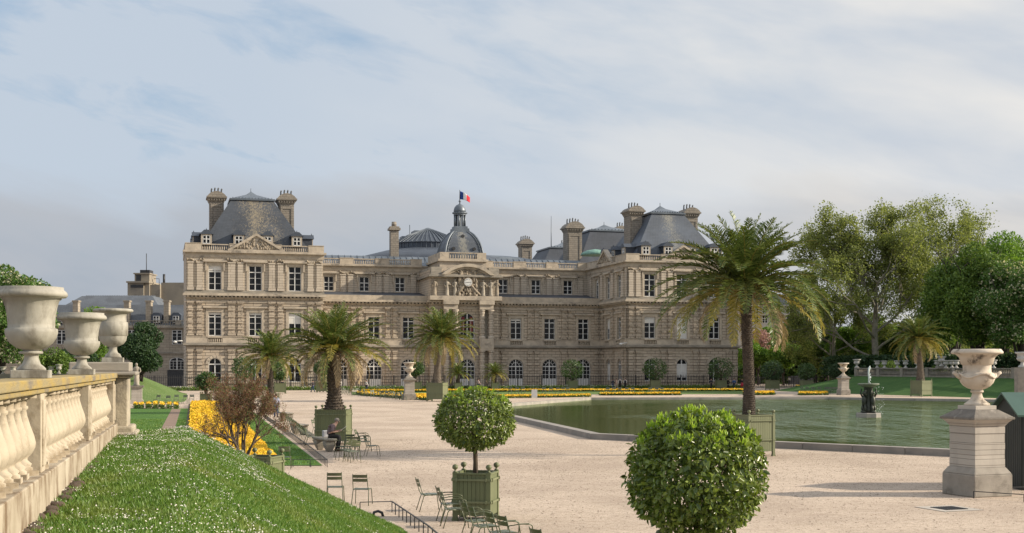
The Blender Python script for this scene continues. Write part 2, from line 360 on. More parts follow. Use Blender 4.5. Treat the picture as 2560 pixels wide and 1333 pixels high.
WK = {'first': make_window(2.0, 3.78, trans=(.80,)), 'second': make_window(2.0, 4.0, trans=(.74,), bars=3), 'main2': make_window(1.75, 2.62, trans=(.58,), bars=2),
      'g': make_window(2.0, 3.9, arch=True, bars=2, fan=False), 'gw': make_window(2.75, 5.0, arch=True, bars=3, panel=1.45, fan=True),
      'dorm': make_window(1.15, 1.35, trans=(.55,), bars=1), 'arch1': make_window(2.6, 4.6, arch=True, bars=3)}
WH = {'first': (2.0, 3.78, 0), 'second': (2.0, 4.0, 0), 'main2': (1.75, 2.62, 0), 'g': (2.0, 3.9, 1), 'gw': (2.75, 5.0, 1), 'arch1': (2.6, 4.6, 1)}
def put_window(kind, parent, loc, rz=0, blind=0.0, red=False):
    f, p = WK[kind]; o = link('window', f, parent, loc, rz); link('pane', p, o)
    if blind and kind in WH:
        w, h, a = WH[kind]; b = MB(); top = h-.1 if not a else h-w/2; b.box(-w/2+.1, w/2-.1, -.055 if not a else -.02, .015, top-(h-.2)*blind if blind < 1 else .12, top)
        bo = b.build('blind', MT['blind'], o)
    if red:
        b = MB()
        for s in (-1, 1): b.box(s*.75-.28, s*.75+.28, -.0, .018, 1.2, 3.9)
        b.build('curtain', MT['red'], o)
    return o
def wall(x0, x1, z0, z1, ops, th=.55, m=None):
    """wall slab whose front is y=0, with openings (xc, w, z, h, arch)"""
    m = m or MB(); ops = sorted(ops); cur = x0
    for (xc, w_, z, h, a) in ops:
        l, r = xc-w_/2, xc+w_/2
        if l > cur: m.box(cur, l, 0, th, z0, z1)
        if z > z0: m.box(l, r, 0, th, z0, z)
        top = z+h
        if a:
            zs = top-w_/2; ar = arc(xc, zs, w_/2, 16)
            m.prism([(r, zs)]+[(r, top)]+list(reversed(ar[:9])), 0, th) if False else None
            for k in range(16):
                p, q = ar[k], ar[k+1]; m.prism([(p[0], p[1]), (p[0], top), (q[0], top), (q[0], q[1])], 0, th)
        if top < z1: m.box(l, r, 0, th, top, z1)
        cur = r
    if cur < x1: m.box(cur, x1, 0, th, z0, z1)
    return m
def baluster_row(m, x0, x1, z0, z1, y=.1, dep=.25, pitch=.36):
    m.box(x0, x1, y-.02, y+dep+.02, z0, z0+.12); m.box(x0, x1, y-.06, y+dep+.06, z1-.16, z1-.002)
    n = max(2, int((x1-x0)/pitch))
    for i in range(n):
        x = x0+(i+.5)*(x1-x0)/n; h = z1-.16-z0-.12
        m.lathe([(.07, 0), (.06, .1*h), (.105, .35*h), (.05, .8*h), (.08, h)], (x, y+dep/2, z0+.12), 6)
# levels
L_G0, L_B0, L_B1, L_P, L_F0, L_C0, L_C1, L_A0, L_E0, L_E1, L_E2, L_T = 0, 7.05, 7.55, 8.66, 8.7, 14.75, 15.5, 15.95, 21.2, 21.85, 22.3, 23.4
def facade(org, rz, L, bays, pil, ext=(.5, .5), low=True, high=True, gk='g', k1='first', k2='second', blinds={}, z2=16.0, hood=True, parapet=None, red=(), dz=0.0, base2=L_A0):
    f = lambda m, name, mt: m.build(name, MT[mt], palace, (org[0], org[1], dz), rz)
    e0, e1 = ext
    def to(x, y, z):   # local facade point to palace frame
        c, s = math.cos(rz), math.sin(rz); return (org[0]+x*c-y*s, org[1]+x*s+y*c, z+dz)
    gz = {'g': 1.25, 'gw': .15}[gk]; gw, gh, _ = WH[gk]
    if low:
        wall(0, L, 0, L_B0, [(b, gw, gz, gh, 1) for b in bays]).build('ground_floor_wall', MT['stone'], palace, (org[0], org[1], dz), rz)
        ops1 = [(b, WH[k1 if not (b in red) else 'arch1'][0], L_F0, WH[k1 if not (b in red) else 'arch1'][1], b in red) for b in bays]
        wall(0, L, L_B1, L_C0, [(b, w_, z-.0, h, a) for b, w_, z, h, a in ops1]).build('first_floor_wall', MT['stone'], palace, (org[0], org[1]+0, dz), rz)
        m = MB(); m.box(-e0*.5, L+e1*.5, -.28, .5, L_B0, L_B0+.16); m.box(-e0, L+e1, -.55, .5, L_B0+.16, L_B1); f(m, 'string_course', 'ledge')
        m = MB(); cur = 0    # balcony dado with a small balustrade below each window
        for b in sorted(bays):
            m.box(cur, b-1.15, -.3, -.002, L_B1, L_P-.12); cur = b+1.15
            baluster_row(m, b-1.15, b+1.15, L_B1, L_P-.12, -.32, .22, .3)
        m.box(cur, L, -.3, -.002, L_B1, L_P-.12); m.box(0, L, -.38, -.003, L_P-.118, L_P); f(m, 'balcony', 'trim')
        m = MB(); m.box(-e0*.4, L+e1*.4, -.12, .5, 14.0, 14.2); m.box(-e0*.5, L+e1*.5, -.3, .5, L_C0, L_C0+.12)
        m.box(-e0, L+e1, -.72, .5, L_C0+.34, L_C1-.12); m.box(-e0*.8, L+e1*.8, -.6, .5, L_C1-.12, L_C1)
        n = int(L/.62)
        for i in range(n): x = (i+.5)*L/n; m.box(x-.15, x+.15, -.58, .4, L_C0+.12, L_C0+.335)
        f(m, 'main_cornice', 'trim')
        for b in bays:
            put_window(gk, palace, to(b, .3, gz), rz, blinds.get((0, round(b, 1)), 0))
            put_window('arch1' if b in red else k1, palace, to(b, .3, L_F0), rz, blinds.get((1, round(b, 1)), 0), red=b in red)
            # archivolt on the ground floor, moulded frame and hood above
            m = MB(); o = arc(b, gz+gh-gw/2, gw/2+.45); i_ = arc(b, gz+gh-gw/2, gw/2+.002)
            for k in range(14): m.prism([o[k], o[k+1], i_[k+1], i_[k]], -.09-.03*(k % 2), -.002)
            f(m, 'arch_surround', 'trim')
            if b not in red:
                m = MB(); w_ = WH[k1][0]/2
                for s in (-1, 1): m.box(b+s*(w_+.23)-.22, b+s*(w_+.23)+.22, -.1, -.002, L_P, 13.15)
                m.box(b-w_-.45, b+w_+.45, -.12, -.003, 12.5, 13.15); m.box(b-w_-.85, b+w_+.85, -.45, -.003, 13.15, 13.42)
                f(m, 'window_surround', 'trim')
    if high:
        wall(0, L, base2, L_E0, [(b, WH[k2][0], z2, WH[k2][1], 0) for b in bays]).build('second_floor_wall', MT['stone_fine'], palace, (org[0], org[1], dz), rz)
        m = MB(); m.box(-e0*.3, L+e1*.3, -.1, .5, L_E0, L_E1); m.box(-e0*.5, L+e1*.5, -.3, .5, L_E1, L_E1+.14); m.box(-e0, L+e1, -.6, .5, L_E1+.14, L_E2)
        f(m, 'upper_cornice', 'trim')
        if base2 == L_A0:
            m = MB(); m.box(-e0*.4, L+e1*.4, -.25, .5, L_C1, L_A0); f(m, 'attic_base', 'ledge')
        for b in bays:
            put_window(k2, palace, to(b, .3, z2), rz, blinds.get((2, round(b, 1)), 0))
            m = MB(); w_, h_, _ = WH[k2]; w_ /= 2
            for s in (-1, 1):
                m.box(b+s*(w_+.2)-.18, b+s*(w_+.2)+.18, -.1, -.002, z2-.1, z2+h_+.5); m.box(b+s*(w_+.42)-.12, b+s*(w_+.42)+.12, -.28, -.102, z2+h_-.9, z2+h_+.45)
            m.box(b-w_-.4, b+w_+.4, -.12, -.003, z2+h_, z2+h_+.5); m.box(b-w_-.9, b+w_+.9, -.5, -.003, z2+h_+.5, z2+h_+.72)
            m.box(b-w_-.35, b+w_+.35, -.2, -.004, z2-.25, z2-.003)
            f(m, 'window_surround', 'trim')
        for i_, p in enumerate(pil):       # carved garlands in the frieze
            m = MB(); r_ = random.Random(i_)
            x = p[0]-.1
            while x < p[1]+.1:
                m.ball((x, -.16, 20.75+.18*math.sin(x*3.1)+r_.uniform(-.08, .08)), r_.uniform(.13, .24), 6, 4); x += .22
            f(m, 'garland', 'relief')
    for (a, b) in pil:
        if low:
            for z0, z1, st, pr in ((0.0, 6.3, .5, .16), (8.75, 13.9, .5, .2)):
                m = MB(); z = z0; k = 0
                while z < z1-.05:
                    q = pr+.16 if k % 2 == 0 else pr+.02; e = .0 if k % 2 == 0 else .06
                    m.box(a+e, b-e, -q, -.002, z, min(z+st-.03, z1)); z += st; k += 1
                m.box(a-.1, b+.1, -pr-.26, -.003, z1, z1+.3); m.box(a-.1, b+.1, -pr-.24, -.003, z0+.001, z0+.35)
                f(m, 'pilaster', 'stone')
        if high:
            m = MB(); m.box(a, b, -.30, -.002, base2+.05, 20.3); m.box(a-.08, b+.08, -.38, -.003, 20.3, 20.5); m.box(a-.1, b+.1, -.40, -.003, base2+.02, base2+.55)
            f(m, 'pilaster', 'stone_fine')
    if parapet:
        m = MB(); cur = -e0*.3
        for (a, b) in parapet:
            if a > cur: m.box(cur, a, -.1, .35, L_E2, L_T); m.box(cur-.03, a+.03, -.16, .4, L_T, L_T+.1)
            baluster_row(m, a, b, L_E2, L_T-.01, -.02, .28, .33); cur = b
        m.box(cur, L+e1*.3, -.1, .35, L_E2, L_T); m.box(cur-.03, L+e1*.3+.03, -.16, .4, L_T, L_T+.1)
        f(m, 'roof_balustrade', 'trim')
def pediment(x0, x1, z0, za, org=(0, 0), rz=0, proj=.55, dz=0):
    xc = (x0+x1)/2
    m = MB(); m.prism([(x0+.5, z0+.25), (x1-.5, z0+.25), (xc, za-.35)], -.25, .3); m.build('tympanum', MT['stone_fine'], palace, (org[0], org[1], dz), rz)
    m = MB(); m.box(x0, x1, -proj-.05, .3, z0+.002, z0+.25)
    for s, xe in ((1, x0), (-1, x1)): m.prism([(xe, z0+.25), (xe+s*.7, z0+.25), (xc, za-.4), (xc, za)][::s], -proj, .35)
    m.build('pediment', MT['trim'], palace, (org[0], org[1], dz), rz)
    m = MB(); r_ = random.Random(3); h = za-z0
    for i in range(90):
        u = r_.uniform(-.8, .8); zz = r_.uniform(.05, max(.08, .82*(1-abs(u))))
        m.ball((xc+u*(x1-x0)/2*.85, -.32, z0+.3+zz*(h-.7)), r_.uniform(.1, .24), 6, 4, (1, .8, r_.uniform(.8, 1.8)))
    m.build('relief', MT['relief'], palace, (org[0], org[1], dz), rz)
def roof_frustum(x0, x1, y0, y1, z0, z1, ins, mt, crown=True):
    m = MB(); m.taper(((x0+x1)/2, (y0+y1)/2), ((x1-x0)/2, (y1-y0)/2), ((x1-x0)/2-ins[0], (y1-y0)/2-ins[1]), z0, z1)
    r = m.build('roof', MT[mt], palace)
    if crown:
        cx, cy = (x0+x1)/2, (y0+y1)/2; a, b = (x1-x0)/2-ins[0], (y1-y0)/2-ins[1]
        m = MB(); m.box(cx-a-.25, cx+a+.25, cy-b-.25, cy+b+.25, z1+.002, z1+.3); m.taper((cx, cy), (a, b), (a*.25, b*.25), z1+.3, z1+1.3)
        for i in range(-6, 7): m.box(cx+i*a/6.5-.04, cx+i*a/6.5+.04, cy-b-.1, cy-b+.4, z1+.3, z1+.5)
        m.build('ridge_flashing', MT['zinc'], r)
        m = MB(); m.taper((cx, cy), (a*.34, b*.34), (.1, .1), z1+1.05, z1+1.9); m.tube([(cx, cy, z1+1.8), (cx, cy, z1+2.5)], .06, 6); m.build('skylight', MT['zinc'], r)
    return r
def dormer(roof, x, y, z, rz=0, mt='slate', dep=2.2):
    m = MB(); m.box(-.85, .85, 0, dep, 0, 1.75); d = m.build('dormer', MT['slate'], roof, (x, y, z), rz)
    m = MB(); m.prism([(-1.1, 1.75), (1.1, 1.75), (.35, 2.45), (-.35, 2.45)], -.3, dep); m.tube([(0, 0, 2.4), (0, 0, 2.75)], [.12, .02], 6); m.build('dormer_roof', MT['zinc_d'], d)
    f, p = WK['dorm']; o = link('window', f, d, (0, -.08, .22)); link('pane', p, o)
    m = MB()
    for s in (-1, 1): m.box(s*.72-.12, s*.72+.12, -.14, -.003, .05, 1.72)
    m.box(-.84, .84, -.15, -.004, 1.6, 1.745); m.build('frame', MT['trim'], d)
def chimney(x0, x1, y0, y1, z0, z1, pots=4, parent=None):
    parent = parent or palace
    m = MB(); m.box(x0, x1, y0, y1, z0, z1-2.2)
    for s in (-1, 1): m.box((x0+x1)/2+s*(x1-x0)*.36-.15, (x0+x1)/2+s*(x1-x0)*.36+.15, y0-.1, y0-.002, z0, z1-2.5)
    m.box(x0+.2, x1-.2, y0-.09, y0-.003, z1-3.0, z1-2.6)
    c = m.build('chimney', MT['chim'], parent)
    m = MB(); cx, cy, a, b = (x0+x1)/2, (y0+y1)/2, (x1-x0)/2, (y1-y0)/2
    m.taper((cx, cy), (a+.02, b+.02), (a+.35, b+.35), z1-2.2, z1-1.5)
    for i in range(7): m.box(cx-a-.1+i*(2*a+.2)/6-.08, cx-a-.1+i*(2*a+.2)/6+.08, cy-b-.35, cy-b-.05, z1-1.95, z1-1.5)
    m.box(cx-a-.5, cx+a+.5, cy-b-.5, cy+b+.5, z1-1.498, z1-1.25)
    pr = arc(cx, z1-1.25-1.0, math.hypot(a+.4, 1.0), 8, math.degrees(math.atan2(1.0, a+.4)), 180-math.degrees(math.atan2(1.0, a+.4)))
    m.prism(pr, cy-b-.45, cy+b+.45); m.build('chimney_cap', MT['chim'], c)
    top = z1-1.25-1.0+math.hypot(a+.4, 1.0)-.12
    for i in range(pots):
        m = MB(); m.tube([(0, 0, 0), (0, 0, .75), (.06, 0, .8), (.06, 0, 1.0)], [.15, .12, .16, .1], 8)
        m.build('chimney_pot', MT['pot'], c, (cx+(i-(pots-1)/2)*(2*a)/max(1, pots)*.95, cy, top-.12*abs(i-(pots-1)/2)))
PD = 21.7
def pavilion(t0, W, wins, pil, blinds={}, ped=None, par=None, roofmat='slate_l', dorm=(3.2, 8.3, 12.9, 17.6), left_open=False):
    m = MB(); m.box(t0+(.57 if left_open else .012), t0+W-.012, .56, PD, 0, L_E2-.01); m.build('pavilion_body', MT['stone'], palace)
    facade((t0, 0), 0, W, [x-t0 for x in wins], [(a-t0, b-t0) for a, b in pil], blinds=blinds, parapet=par)
    if ped: pediment(ped[0], ped[1], L_E2, ped[2])
    m = MB()
    m.box(t0-.1, t0+.35, .5, PD, L_E2, L_T); m.box(t0-.17, t0+.4, .41, PD, L_T, L_T+.1); m.build('side_parapet', MT['trim'], palace)
    m = MB(); m.box(t0+W-.35, t0+W+.1, .42, PD, L_E2, L_T); m.box(t0+W-.4, t0+W+.17, .41, PD, L_T+.002, L_T+.102); m.build('side_parapet', MT['trim'], palace)
    r = roof_frustum(t0+1.8, t0+W-1.8, 1.6, PD-1.6, L_E2+.2, 31.4, (5.6, 5.4), roofmat)
    for x in dorm: dormer(r, t0+x, 1.3, L_T-.12, 0, dep=3)
    for yy in (5.0, 10.5, 16.0):
        dormer(r, t0+1.3, yy, L_T-.2, R(-90), dep=3); dormer(r, t0+W-1.3, yy, L_T-.2, R(90), dep=3)
    chimney(t0+4.0, t0+6.3, 9.0, 12.4, L_T, 33.4); chimney(t0+W-6.2, t0+W-3.8, 9.0, 12.4, L_T, 33.4)
    return r
T2 = 74.4
pw = [tpx(x) for x in (537.5, 638.5, 737.5)]
pp = [(tpx(a), tpx(b)) for a, b in ((469, 483), (492, 507), (570, 588), (594, 608), (672, 687), (694, 708), (769, 783), (791, 804))]
pavilion(0, 21.7, pw, pp, {(2, round(pw[0], 1)): .2, (1, round(pw[0], 1)): .09, (1, round(pw[1], 1)): .09, (1, round(pw[2], 1)): .45},
         (tpx(569), tpx(712), 25.2), [(tpx(504), tpx(574)), (tpx(704), tpx(771))])
rw = [tpx(x) for x in (1624.5, 1705, 1785.5)]
rp = [(tpx(a), tpx(b)) for a, b in ((1571, 1582), (1589, 1600), (1652, 1663), (1669, 1680), (1732, 1743), (1749, 1761), (1815, 1826), (1831, 1842))]
pavilion(T2, 21.0, rw, rp, {(1, round(rw[0]-T2, 1)): .28, (1, round(rw[1]-T2, 1)): 1.0, (0, round(rw[1]-T2, 1)): .62, (1, round(rw[2]-T2, 1)): 0},
         (tpx(1652), tpx(1762), 25.2), [(tpx(1598)-T2, tpx(1653)-T2), (tpx(1762)-T2, tpx(1812)-T2)], roofmat='slate_g', dorm=(4.0, 8.2, 12.6, 17.0), left_open=True)
# side of the right pavilion, seen from the garden court
YL, YU = 13.6, 22.0
sy = [ybpx(1549, T2), ybpx(1521, T2)]
facade((T2, YL), R(-90), YL, [YL-y for y in sy], [(.5, 1.6), (YL-7.6, YL-6.4), (YL-2.2, YL-1.2)], ext=(0, -.004), high=False, dz=.004, blinds={(1, round(YL-sy[1], 1)): .5, (0, round(YL-sy[1], 1)): 1})
sy2 = sy+[ybpx(1493, T2)]
facade((T2, YU), R(-90), YU, [YU-y for y in sy2], [(YU-19.5, YU-18.5), (YU-13.4, YU-12.3), (YU-7.6, YU-6.4), (YU-2.2, YU-1.2)], ext=(0, -.004), low=False, dz=.004, k2='second', blinds={(2, round(YU-sy2[2], 1)): .15},
       parapet=[(YU-5.6, YU-2.4), (YU-20, YU-16)])
pediment(YU-15.2, YU-6.6, L_E2, 25.1, (T2, YU), R(-90), dz=.004)
# central range: lower facade, lean-to roof, set-back upper facade
t_l = 21.7
low_w = [tpx(x, YL) for x in (849, 935, 1021, 1290, 1374, 1458.5)]
cA0, cA1 = 42.0, 54.4
for a, b, ws in ((t_l+.01, cA0, low_w[:3]), (cA1, T2-.01, low_w[3:])):
    mids = [(ws[i]+ws[i+1])/2 for i in range(len(ws)-1)]+[ws[0]-3.05, ws[-1]+3.05]
    pil = []
    for q in mids: pil += [(q-a-1.05, q-a-.25), (q-a+.25, q-a+1.05)]
    pil = [p for p in pil if p[0] > .1 and p[1] < b-a-.1]
    bl = {(1, round(ws[0]-a, 1)): .1, (1, round(ws[2]-a, 1)): .0}
    facade((a, YL), 0, b-a, [x-a for x in ws], pil, ext=(0, 0), high=False, gk='gw', blinds=bl)
    m = MB(); m.box(a, b, YL+.56, YU+20, 0, L_C1-.01); m.build('range_body', MT['stone'], palace)
    m = MB(); m.box(a, b, YL-.3, YL+.5, L_C1, 16.3); m.build('low_parapet', MT['trim'], palace)
    m = MB(); m.add([(a, YL+.5, 16.25), (b, YL+.5, 16.25), (b, YU+.1, 17.35), (a, YU+.1, 17.35), (a, YL+.5, 15.5), (b, YL+.5, 15.5), (b, YU+.1, 15.5), (a, YU+.1, 15.5)],
        [(0, 1, 2, 3), (4, 7, 6, 5), (0, 4, 5, 1), (3, 2, 6, 7), (0, 3, 7, 4), (1, 5, 6, 2)]); m.build('lean_to_roof', MT['slate'], palace)
up_l = [tpx(x, YU) for x in (822, 911, 1000)]; up_r = [tpx(x, YU) for x in (1258, 1340, 1420)]
for a, b, ws in ((t_l-3, cA0+.5, up_l), (cA1-.5, T2, up_r)):
    mids = [(ws[i]+ws[i+1])/2 for i in range(2)]+[ws[0]-3.1, ws[-1]+3.1]
    pil = []
    for q in mids: pil += [(q-a-1.15, q-a-.2), (q-a+.2, q-a+1.15)]
    pil = [p for p in pil if p[0] > .1 and p[1] < b-a-.1]
    par = [(max(.3, x-a-2.0), min(b-a-.3, x-a+2.0)) for x in ws]
    facade((a, YU), 0, b-a, [x-a for x in ws], pil, ext=(0, 0), low=False, k2='main2', z2=17.45, base2=15.5, parapet=par)
m = MB(); m.box(t_l-3, T2, YU+.56, YU+19, 15.5, L_E2-.01); m.build('range_body', MT['stone'], palace)
m = MB(); m.taper(((t_l-3+T2)/2, YU+9.5), ((T2-t_l+3)/2, 8.5), ((T2-t_l+3)/2, 5.0), L_E2, 24.3)
for i in range(46): x = t_l-2+i*1.15; m.bar((x, YU+1.1, L_E2+.4), (x, YU+4.6, 24.36), .08, .1)
m.build('metal_roof', MT['zinc'], palace)
# central avant-corps
YA = 12.0; cc = (cA0+cA1)/2; xw = tpx(1168.5, YA)
m = MB(); m.box(cA0+.012, cA1-.012, YA+.56, YU+.1, 0, 20.9); m.build('pavilion_body', MT['stone'], palace)
facade((cA0, YA), 0, cA1-cA0, [xw-cA0], [], ext=(.5, .5), high=False, gk='gw', red=(xw-cA0,))
for px in (1116, 1138.5, 1205, 1227):       # banded columns in pairs
    x = tpx(px, YA-.6)
    for z0, z1 in ((0.0, 6.6), (8.7, 13.9)):
        m = MB(); z = z0+.5; pr = [(.62, z0), (.62, z0+.3), (.5, z0+.45)]
        k = 0
        while z < z1-.5: r0 = .5 if k % 2 else .42; pr += [(r0, z), (r0, z+.42)]; z += .44; k += 1
        pr += [(.46, z1-.3), (.62, z1-.25), (.62, z1)]
        m.lathe(pr, (x, YA-.7, 0), 14, smooth=False); m.build('column', MT['stone_fine'], palace)
for a, b in ((1109, 1144), (1199, 1233)):
    a, b = tpx(a, YA-1), tpx(b, YA-1)
    m = MB(); m.box(a, b, YA-1.35, YA-.56, 6.6, 7.0); m.box(a, b, YA-1.4, YA-.57, 7.0, 8.7); m.build('entablature', MT['trim'], palace)
    m = MB(); m.box(a, b, YA-1.3, YA-.4, 13.9, 14.76); m.box(a-.15, b+.15, YA-1.6, YA-.74, 14.76, 15.48); m.build('entablature', MT['trim'], palace)
    m = MB(); m.box(a+.9, b-.9, YA-.1, YA-.004, 8.9, 13.6); m.build('niche', MT['ledge'], palace)
# clock storey
m = MB(); m.box(cA0-.0, cA1+.0, YA-.2, YA+.56, L_C1, 19.6); m.build('clock_storey_wall', MT['stone_fine'], palace)
m = MB(); m.box(cA0-.3, cA1+.3, YA-1.5, YA+.4, L_C1, 16.25); m.build('clock_storey_base', MT['trim'], palace)
m = MB(); m.box(cA0-.012, cA0-.002, YA+.57, YU, 16, 19.6); m.build('side_wall', MT['stone_fine'], palace)
m = MB(); m.box(cA0-.5, cA1+.5, YA-1.5, YU, 19.6, 19.95); m.box(cA0-.25, cA1+.25, YA-1.2, YU-.1, 19.95, 20.1)
m.box(cA0+.05, cA0+1.9, YA-.8, YU-.2, 20.1, 21.35); m.box(cA1-1.9, cA1-.05, YA-.8, YU-.2, 20.1, 21.35); m.build('clock_cornice', MT['ledge'], palace)
pc = tpx(1170.5, YA-1.5); pr_ = (tpx(1237, YA-1.5)-tpx(1106, YA-1.5))/2; ph = zpx(660, pc, YA-1)-19.95
rad = (pr_**2+ph**2)/(2*ph); zc = 19.95+ph-rad; a0 = math.degrees(math.asin((19.95-zc)/rad))
for r_in, r_out, y0, y1, nm, mt in ((rad-.55, rad, YA-1.75, YA, 'arched_pediment', 'trim'), (rad-.9, rad-.552, YA-1.3, YA-.2, 'arched_pediment', 'trim')):
    m = MB(); o = arc(pc, zc, r_out, 24, a0, 180-a0); i_ = arc(pc, zc, r_in, 24, a0, 180-a0)
    i_ = [(x, max(z, 19.96)) for x, z in i_]
    for k in range(24): m.prism([o[k], o[k+1], i_[k+1], i_[k]], y0, y1)
    m.build(nm, MT[mt], palace)
m = MB(); m.prism([(x, max(z, 19.97)) for x, z in arc(pc, zc, rad-.56, 24, a0, 180-a0)], YA-.9, YA-.1); m.build('tympanum', MT['stone_fine'], palace)
ck = (pc, YA-1.3, zpx(706, pc, YA-1.4))
m = MB(); m.prism([(ck[0]+.85*math.cos(R(a)), ck[2]+.85*math.sin(R(a))) for a in range(0, 360, 12)], YA-1.45, YA-.2); clock = m.build('clock', MT['relief'], palace)
m = MB(); m.prism([(ck[0]+.7*math.cos(R(a)), ck[2]+.7*math.sin(R(a))) for a in range(0, 360, 10)], YA-1.5, YA-1.452); m.build('clock_face', MT['wframe'], clock)
m = MB()
for h in range(12):
    a = R(h*30); u = Vector((math.sin(a), 0, math.cos(a))); c = Vector((ck[0], YA-1.515, ck[2])); m.bar(c+u*.48, c+u*.62, .03, .09 if h % 3 == 0 else .06, (0, 1, 0))
m.bar((ck[0], YA-1.53, ck[2]), (ck[0]-.38, YA-1.53, ck[2]), .03, .09, (0, 1, 0)); m.bar((ck[0], YA-1.535, ck[2]), (ck[0]+.56, YA-1.535, ck[2]+.03), .03, .06, (0, 1, 0))
m.build('numerals_and_hands', MT['iron'], clock)
def figure_mb(h=3.0, seed=0, arm=1):
    r_ = random.Random(seed); m = MB(); k = h/3.0; sw = r_.uniform(-.06, .06)
    m.lathe([(.42*k, 0), (.40*k, .12*k), (.34*k, .2*k), (.36*k, .7*k), (.33*k, 1.3*k), (.27*k, 1.75*k), (.36*k, 2.25*k), (.34*k, 2.42*k), (.12*k, 2.52*k), (.11*k, 2.6*k)], (sw*.5, 0, 0), 9, lob=lambda a, z: 1+.12*math.sin(3*a+z*3+seed))
    m.ball((sw, -.03, 2.76*k), .19*k, 8, 6, (1, 1, 1.2))
    m.tube([(-.36*k, 0, 2.3*k), (-.5*k, -.1*k, 1.85*k), (-.3*k*arm, -.35*k, 1.6*k)], [.12*k, .1*k, .07*k], 6)
    m.tube([(.36*k, 0, 2.3*k), (.52*k, -.1*k, 1.9*k), (.35*k, -.3*k, 2.0*k*(1 if seed % 2 else .8))], [.12*k, .1*k, .07*k], 6)
    return m
for i, px in enumerate((1086, 1117.5, 1137, 1208, 1227, 1242)):
    big = i in (0, 5); yy = YA-.9
    figure_mb(3.0, i).build('statue', MT['statue'] if not big else MT['relief'], palace, (tpx(px, yy), yy, 16.26))
m = MB(); r_ = random.Random(11)
for i in range(260):
    u = r_.uniform(-1, 1); v = r_.uniform(0, 1); x = pc+u*2.2*(1-.45*v) ; z = 16.3+v*5.0
    if math.hypot(x-pc, z-ck[2]) < .95: continue
    if v < .45 and abs(u) > .9: continue
    m.ball((x, YA-1.0+r_.uniform(-.15, .15), z), r_.uniform(.14, .32), 6, 5, (1, .9, r_.uniform(.8, 1.7)))
for s in (-1, 1):
    m.tube([(pc+s*2.4, YA-1.0, 16.4), (pc+s*1.5, YA-1.15, 17.1), (pc+s*.7, YA-1.2, 18.0), (pc+s*.2, YA-1.2, 18.3)], [.2, .26, .22, .1], 7)
    m.tube([(pc+s*1.6, YA-1.0, 17.9), (pc+s*1.5, YA-1.1, 19.2), (pc+s*1.25, YA-1.1, 20.3), (pc+s*1.5, YA-1.1, 20.8)], [.1, .24, .24, .08], 7)
    for a in range(0, 360, 30): m.ball((pc+s*1.45+.5*math.cos(R(a)), YA-1.15, 20.9+.5*math.sin(R(a))), .17, 6, 4)
m.build('clock_carving', MT['relief'], palace)
# attic block with balustrade, square dome, lantern, mast
b0, b1 = tpx(1099.5, 13.4), tpx(1215, 13.4)
m = MB(); m.box(b0, b1, 13.4, YU+3, 20.9, 22.55); m.box(b0-.35, b1+.35, 13.0, YU+3, 22.55, 22.95); m.build('dome_base', MT['trim'], palace)
m = MB(); w3 = (b1-b0); m.box(b0, b0+w3*.2, 13.25, 13.65, 22.95, 24.15); m.box(b1-w3*.2, b1, 13.25, 13.65, 22.95, 24.15); baluster_row(m, b0+w3*.2, b1-w3*.2, 22.95, 24.15, 13.3, .3, .45)
m.box(b0, b0+.35, 13.65, YU+2, 22.95, 24.15); m.box(b1-.35, b1, 13.65, YU+2, 22.95, 24.15); m.build('dome_balustrade', MT['trim'], palace)
D0, D1 = 45.3, 52.4; dc = (D0+D1)/2; hd = (D1-D0)/2; dy = 15.0+hd; zb = 23.0
prof = [(1.0, 0), (.995, .6), (.97, 1.4), (.92, 2.3), (.84, 3.2), (.73, 4.0), (.60, 4.65), (.47, 5.1), (.36, 5.3)]
m = MB()
vs = [(dc+sx*hd*r, dy+sy_*hd*r, zb+z) for r, z in prof for sx, sy_ in ((-1, -1), (1, -1), (1, 1), (-1, 1))]
m.add(vs, [(i*4+k, i*4+(k+1) % 4, (i+1)*4+(k+1) % 4, (i+1)*4+k) for i in range(len(prof)-1) for k in range(4)]+[tuple(len(vs)-4+k for k in range(4))])
dome = m.build('dome', MT['slate_g'], palace)
m = MB()
for sx, sy_ in ((-1, -1), (1, -1), (1, 1), (-1, 1)):
    m.tube([(dc+sx*hd*r*1.0, dy+sy_*hd*r*1.0, zb+z) for r, z in prof], .2, 6)
    for q in range(26):
        tq = q/26*(len(prof)-1.001); i = int(tq); fq = tq-i; r0 = prof[i][0]*(1-fq)+prof[i+1][0]*fq; z0 = prof[i][1]*(1-fq)+prof[i+1][1]*fq
        m.ball((dc+sx*hd*r0-sx*.4, dy+sy_*hd*r0+sy_*.04, zb+z0), .15, 5, 4)
m.box(dc-hd*.42, dc+hd*.42, dy-hd*.42, dy+hd*.42, zb+5.15, zb+5.55); m.build('dome_rib', MT['zinc'], dome)
for x, z in ((0, 4.35), (-1.9, 2.0), (1.9, 2.0)):
    m = MB(); r0 = np.interp(z, [p[1] for p in prof], [p[0] for p in prof]); m.tube([(dc+x, dy-hd*r0-.25, zb+z), (dc+x, dy-hd*r0+.5, zb+z)], .3, 10); m.build('oculus', MT['iron'], dome)
lz = zb+5.5; m = MB(); m.box(dc-1.45, dc+1.45, dy-1.45, dy+1.45, lz, lz+.4); m.box(dc-1.2, dc+1.2, dy-1.2, dy+1.2, lz+.4, lz+.8)
for a in range(8): m.tube([(dc+.95*math.cos(R(a*45+22.5)), dy+.95*math.sin(R(a*45+22.5)), lz+.8), (dc+.95*math.cos(R(a*45+22.5)), dy+.95*math.sin(R(a*45+22.5)), lz+2.9)], .17, 6)
m.lathe([(.35, 0), (.35, 2.1)], (dc, dy, lz+.8), 8, smooth=False)
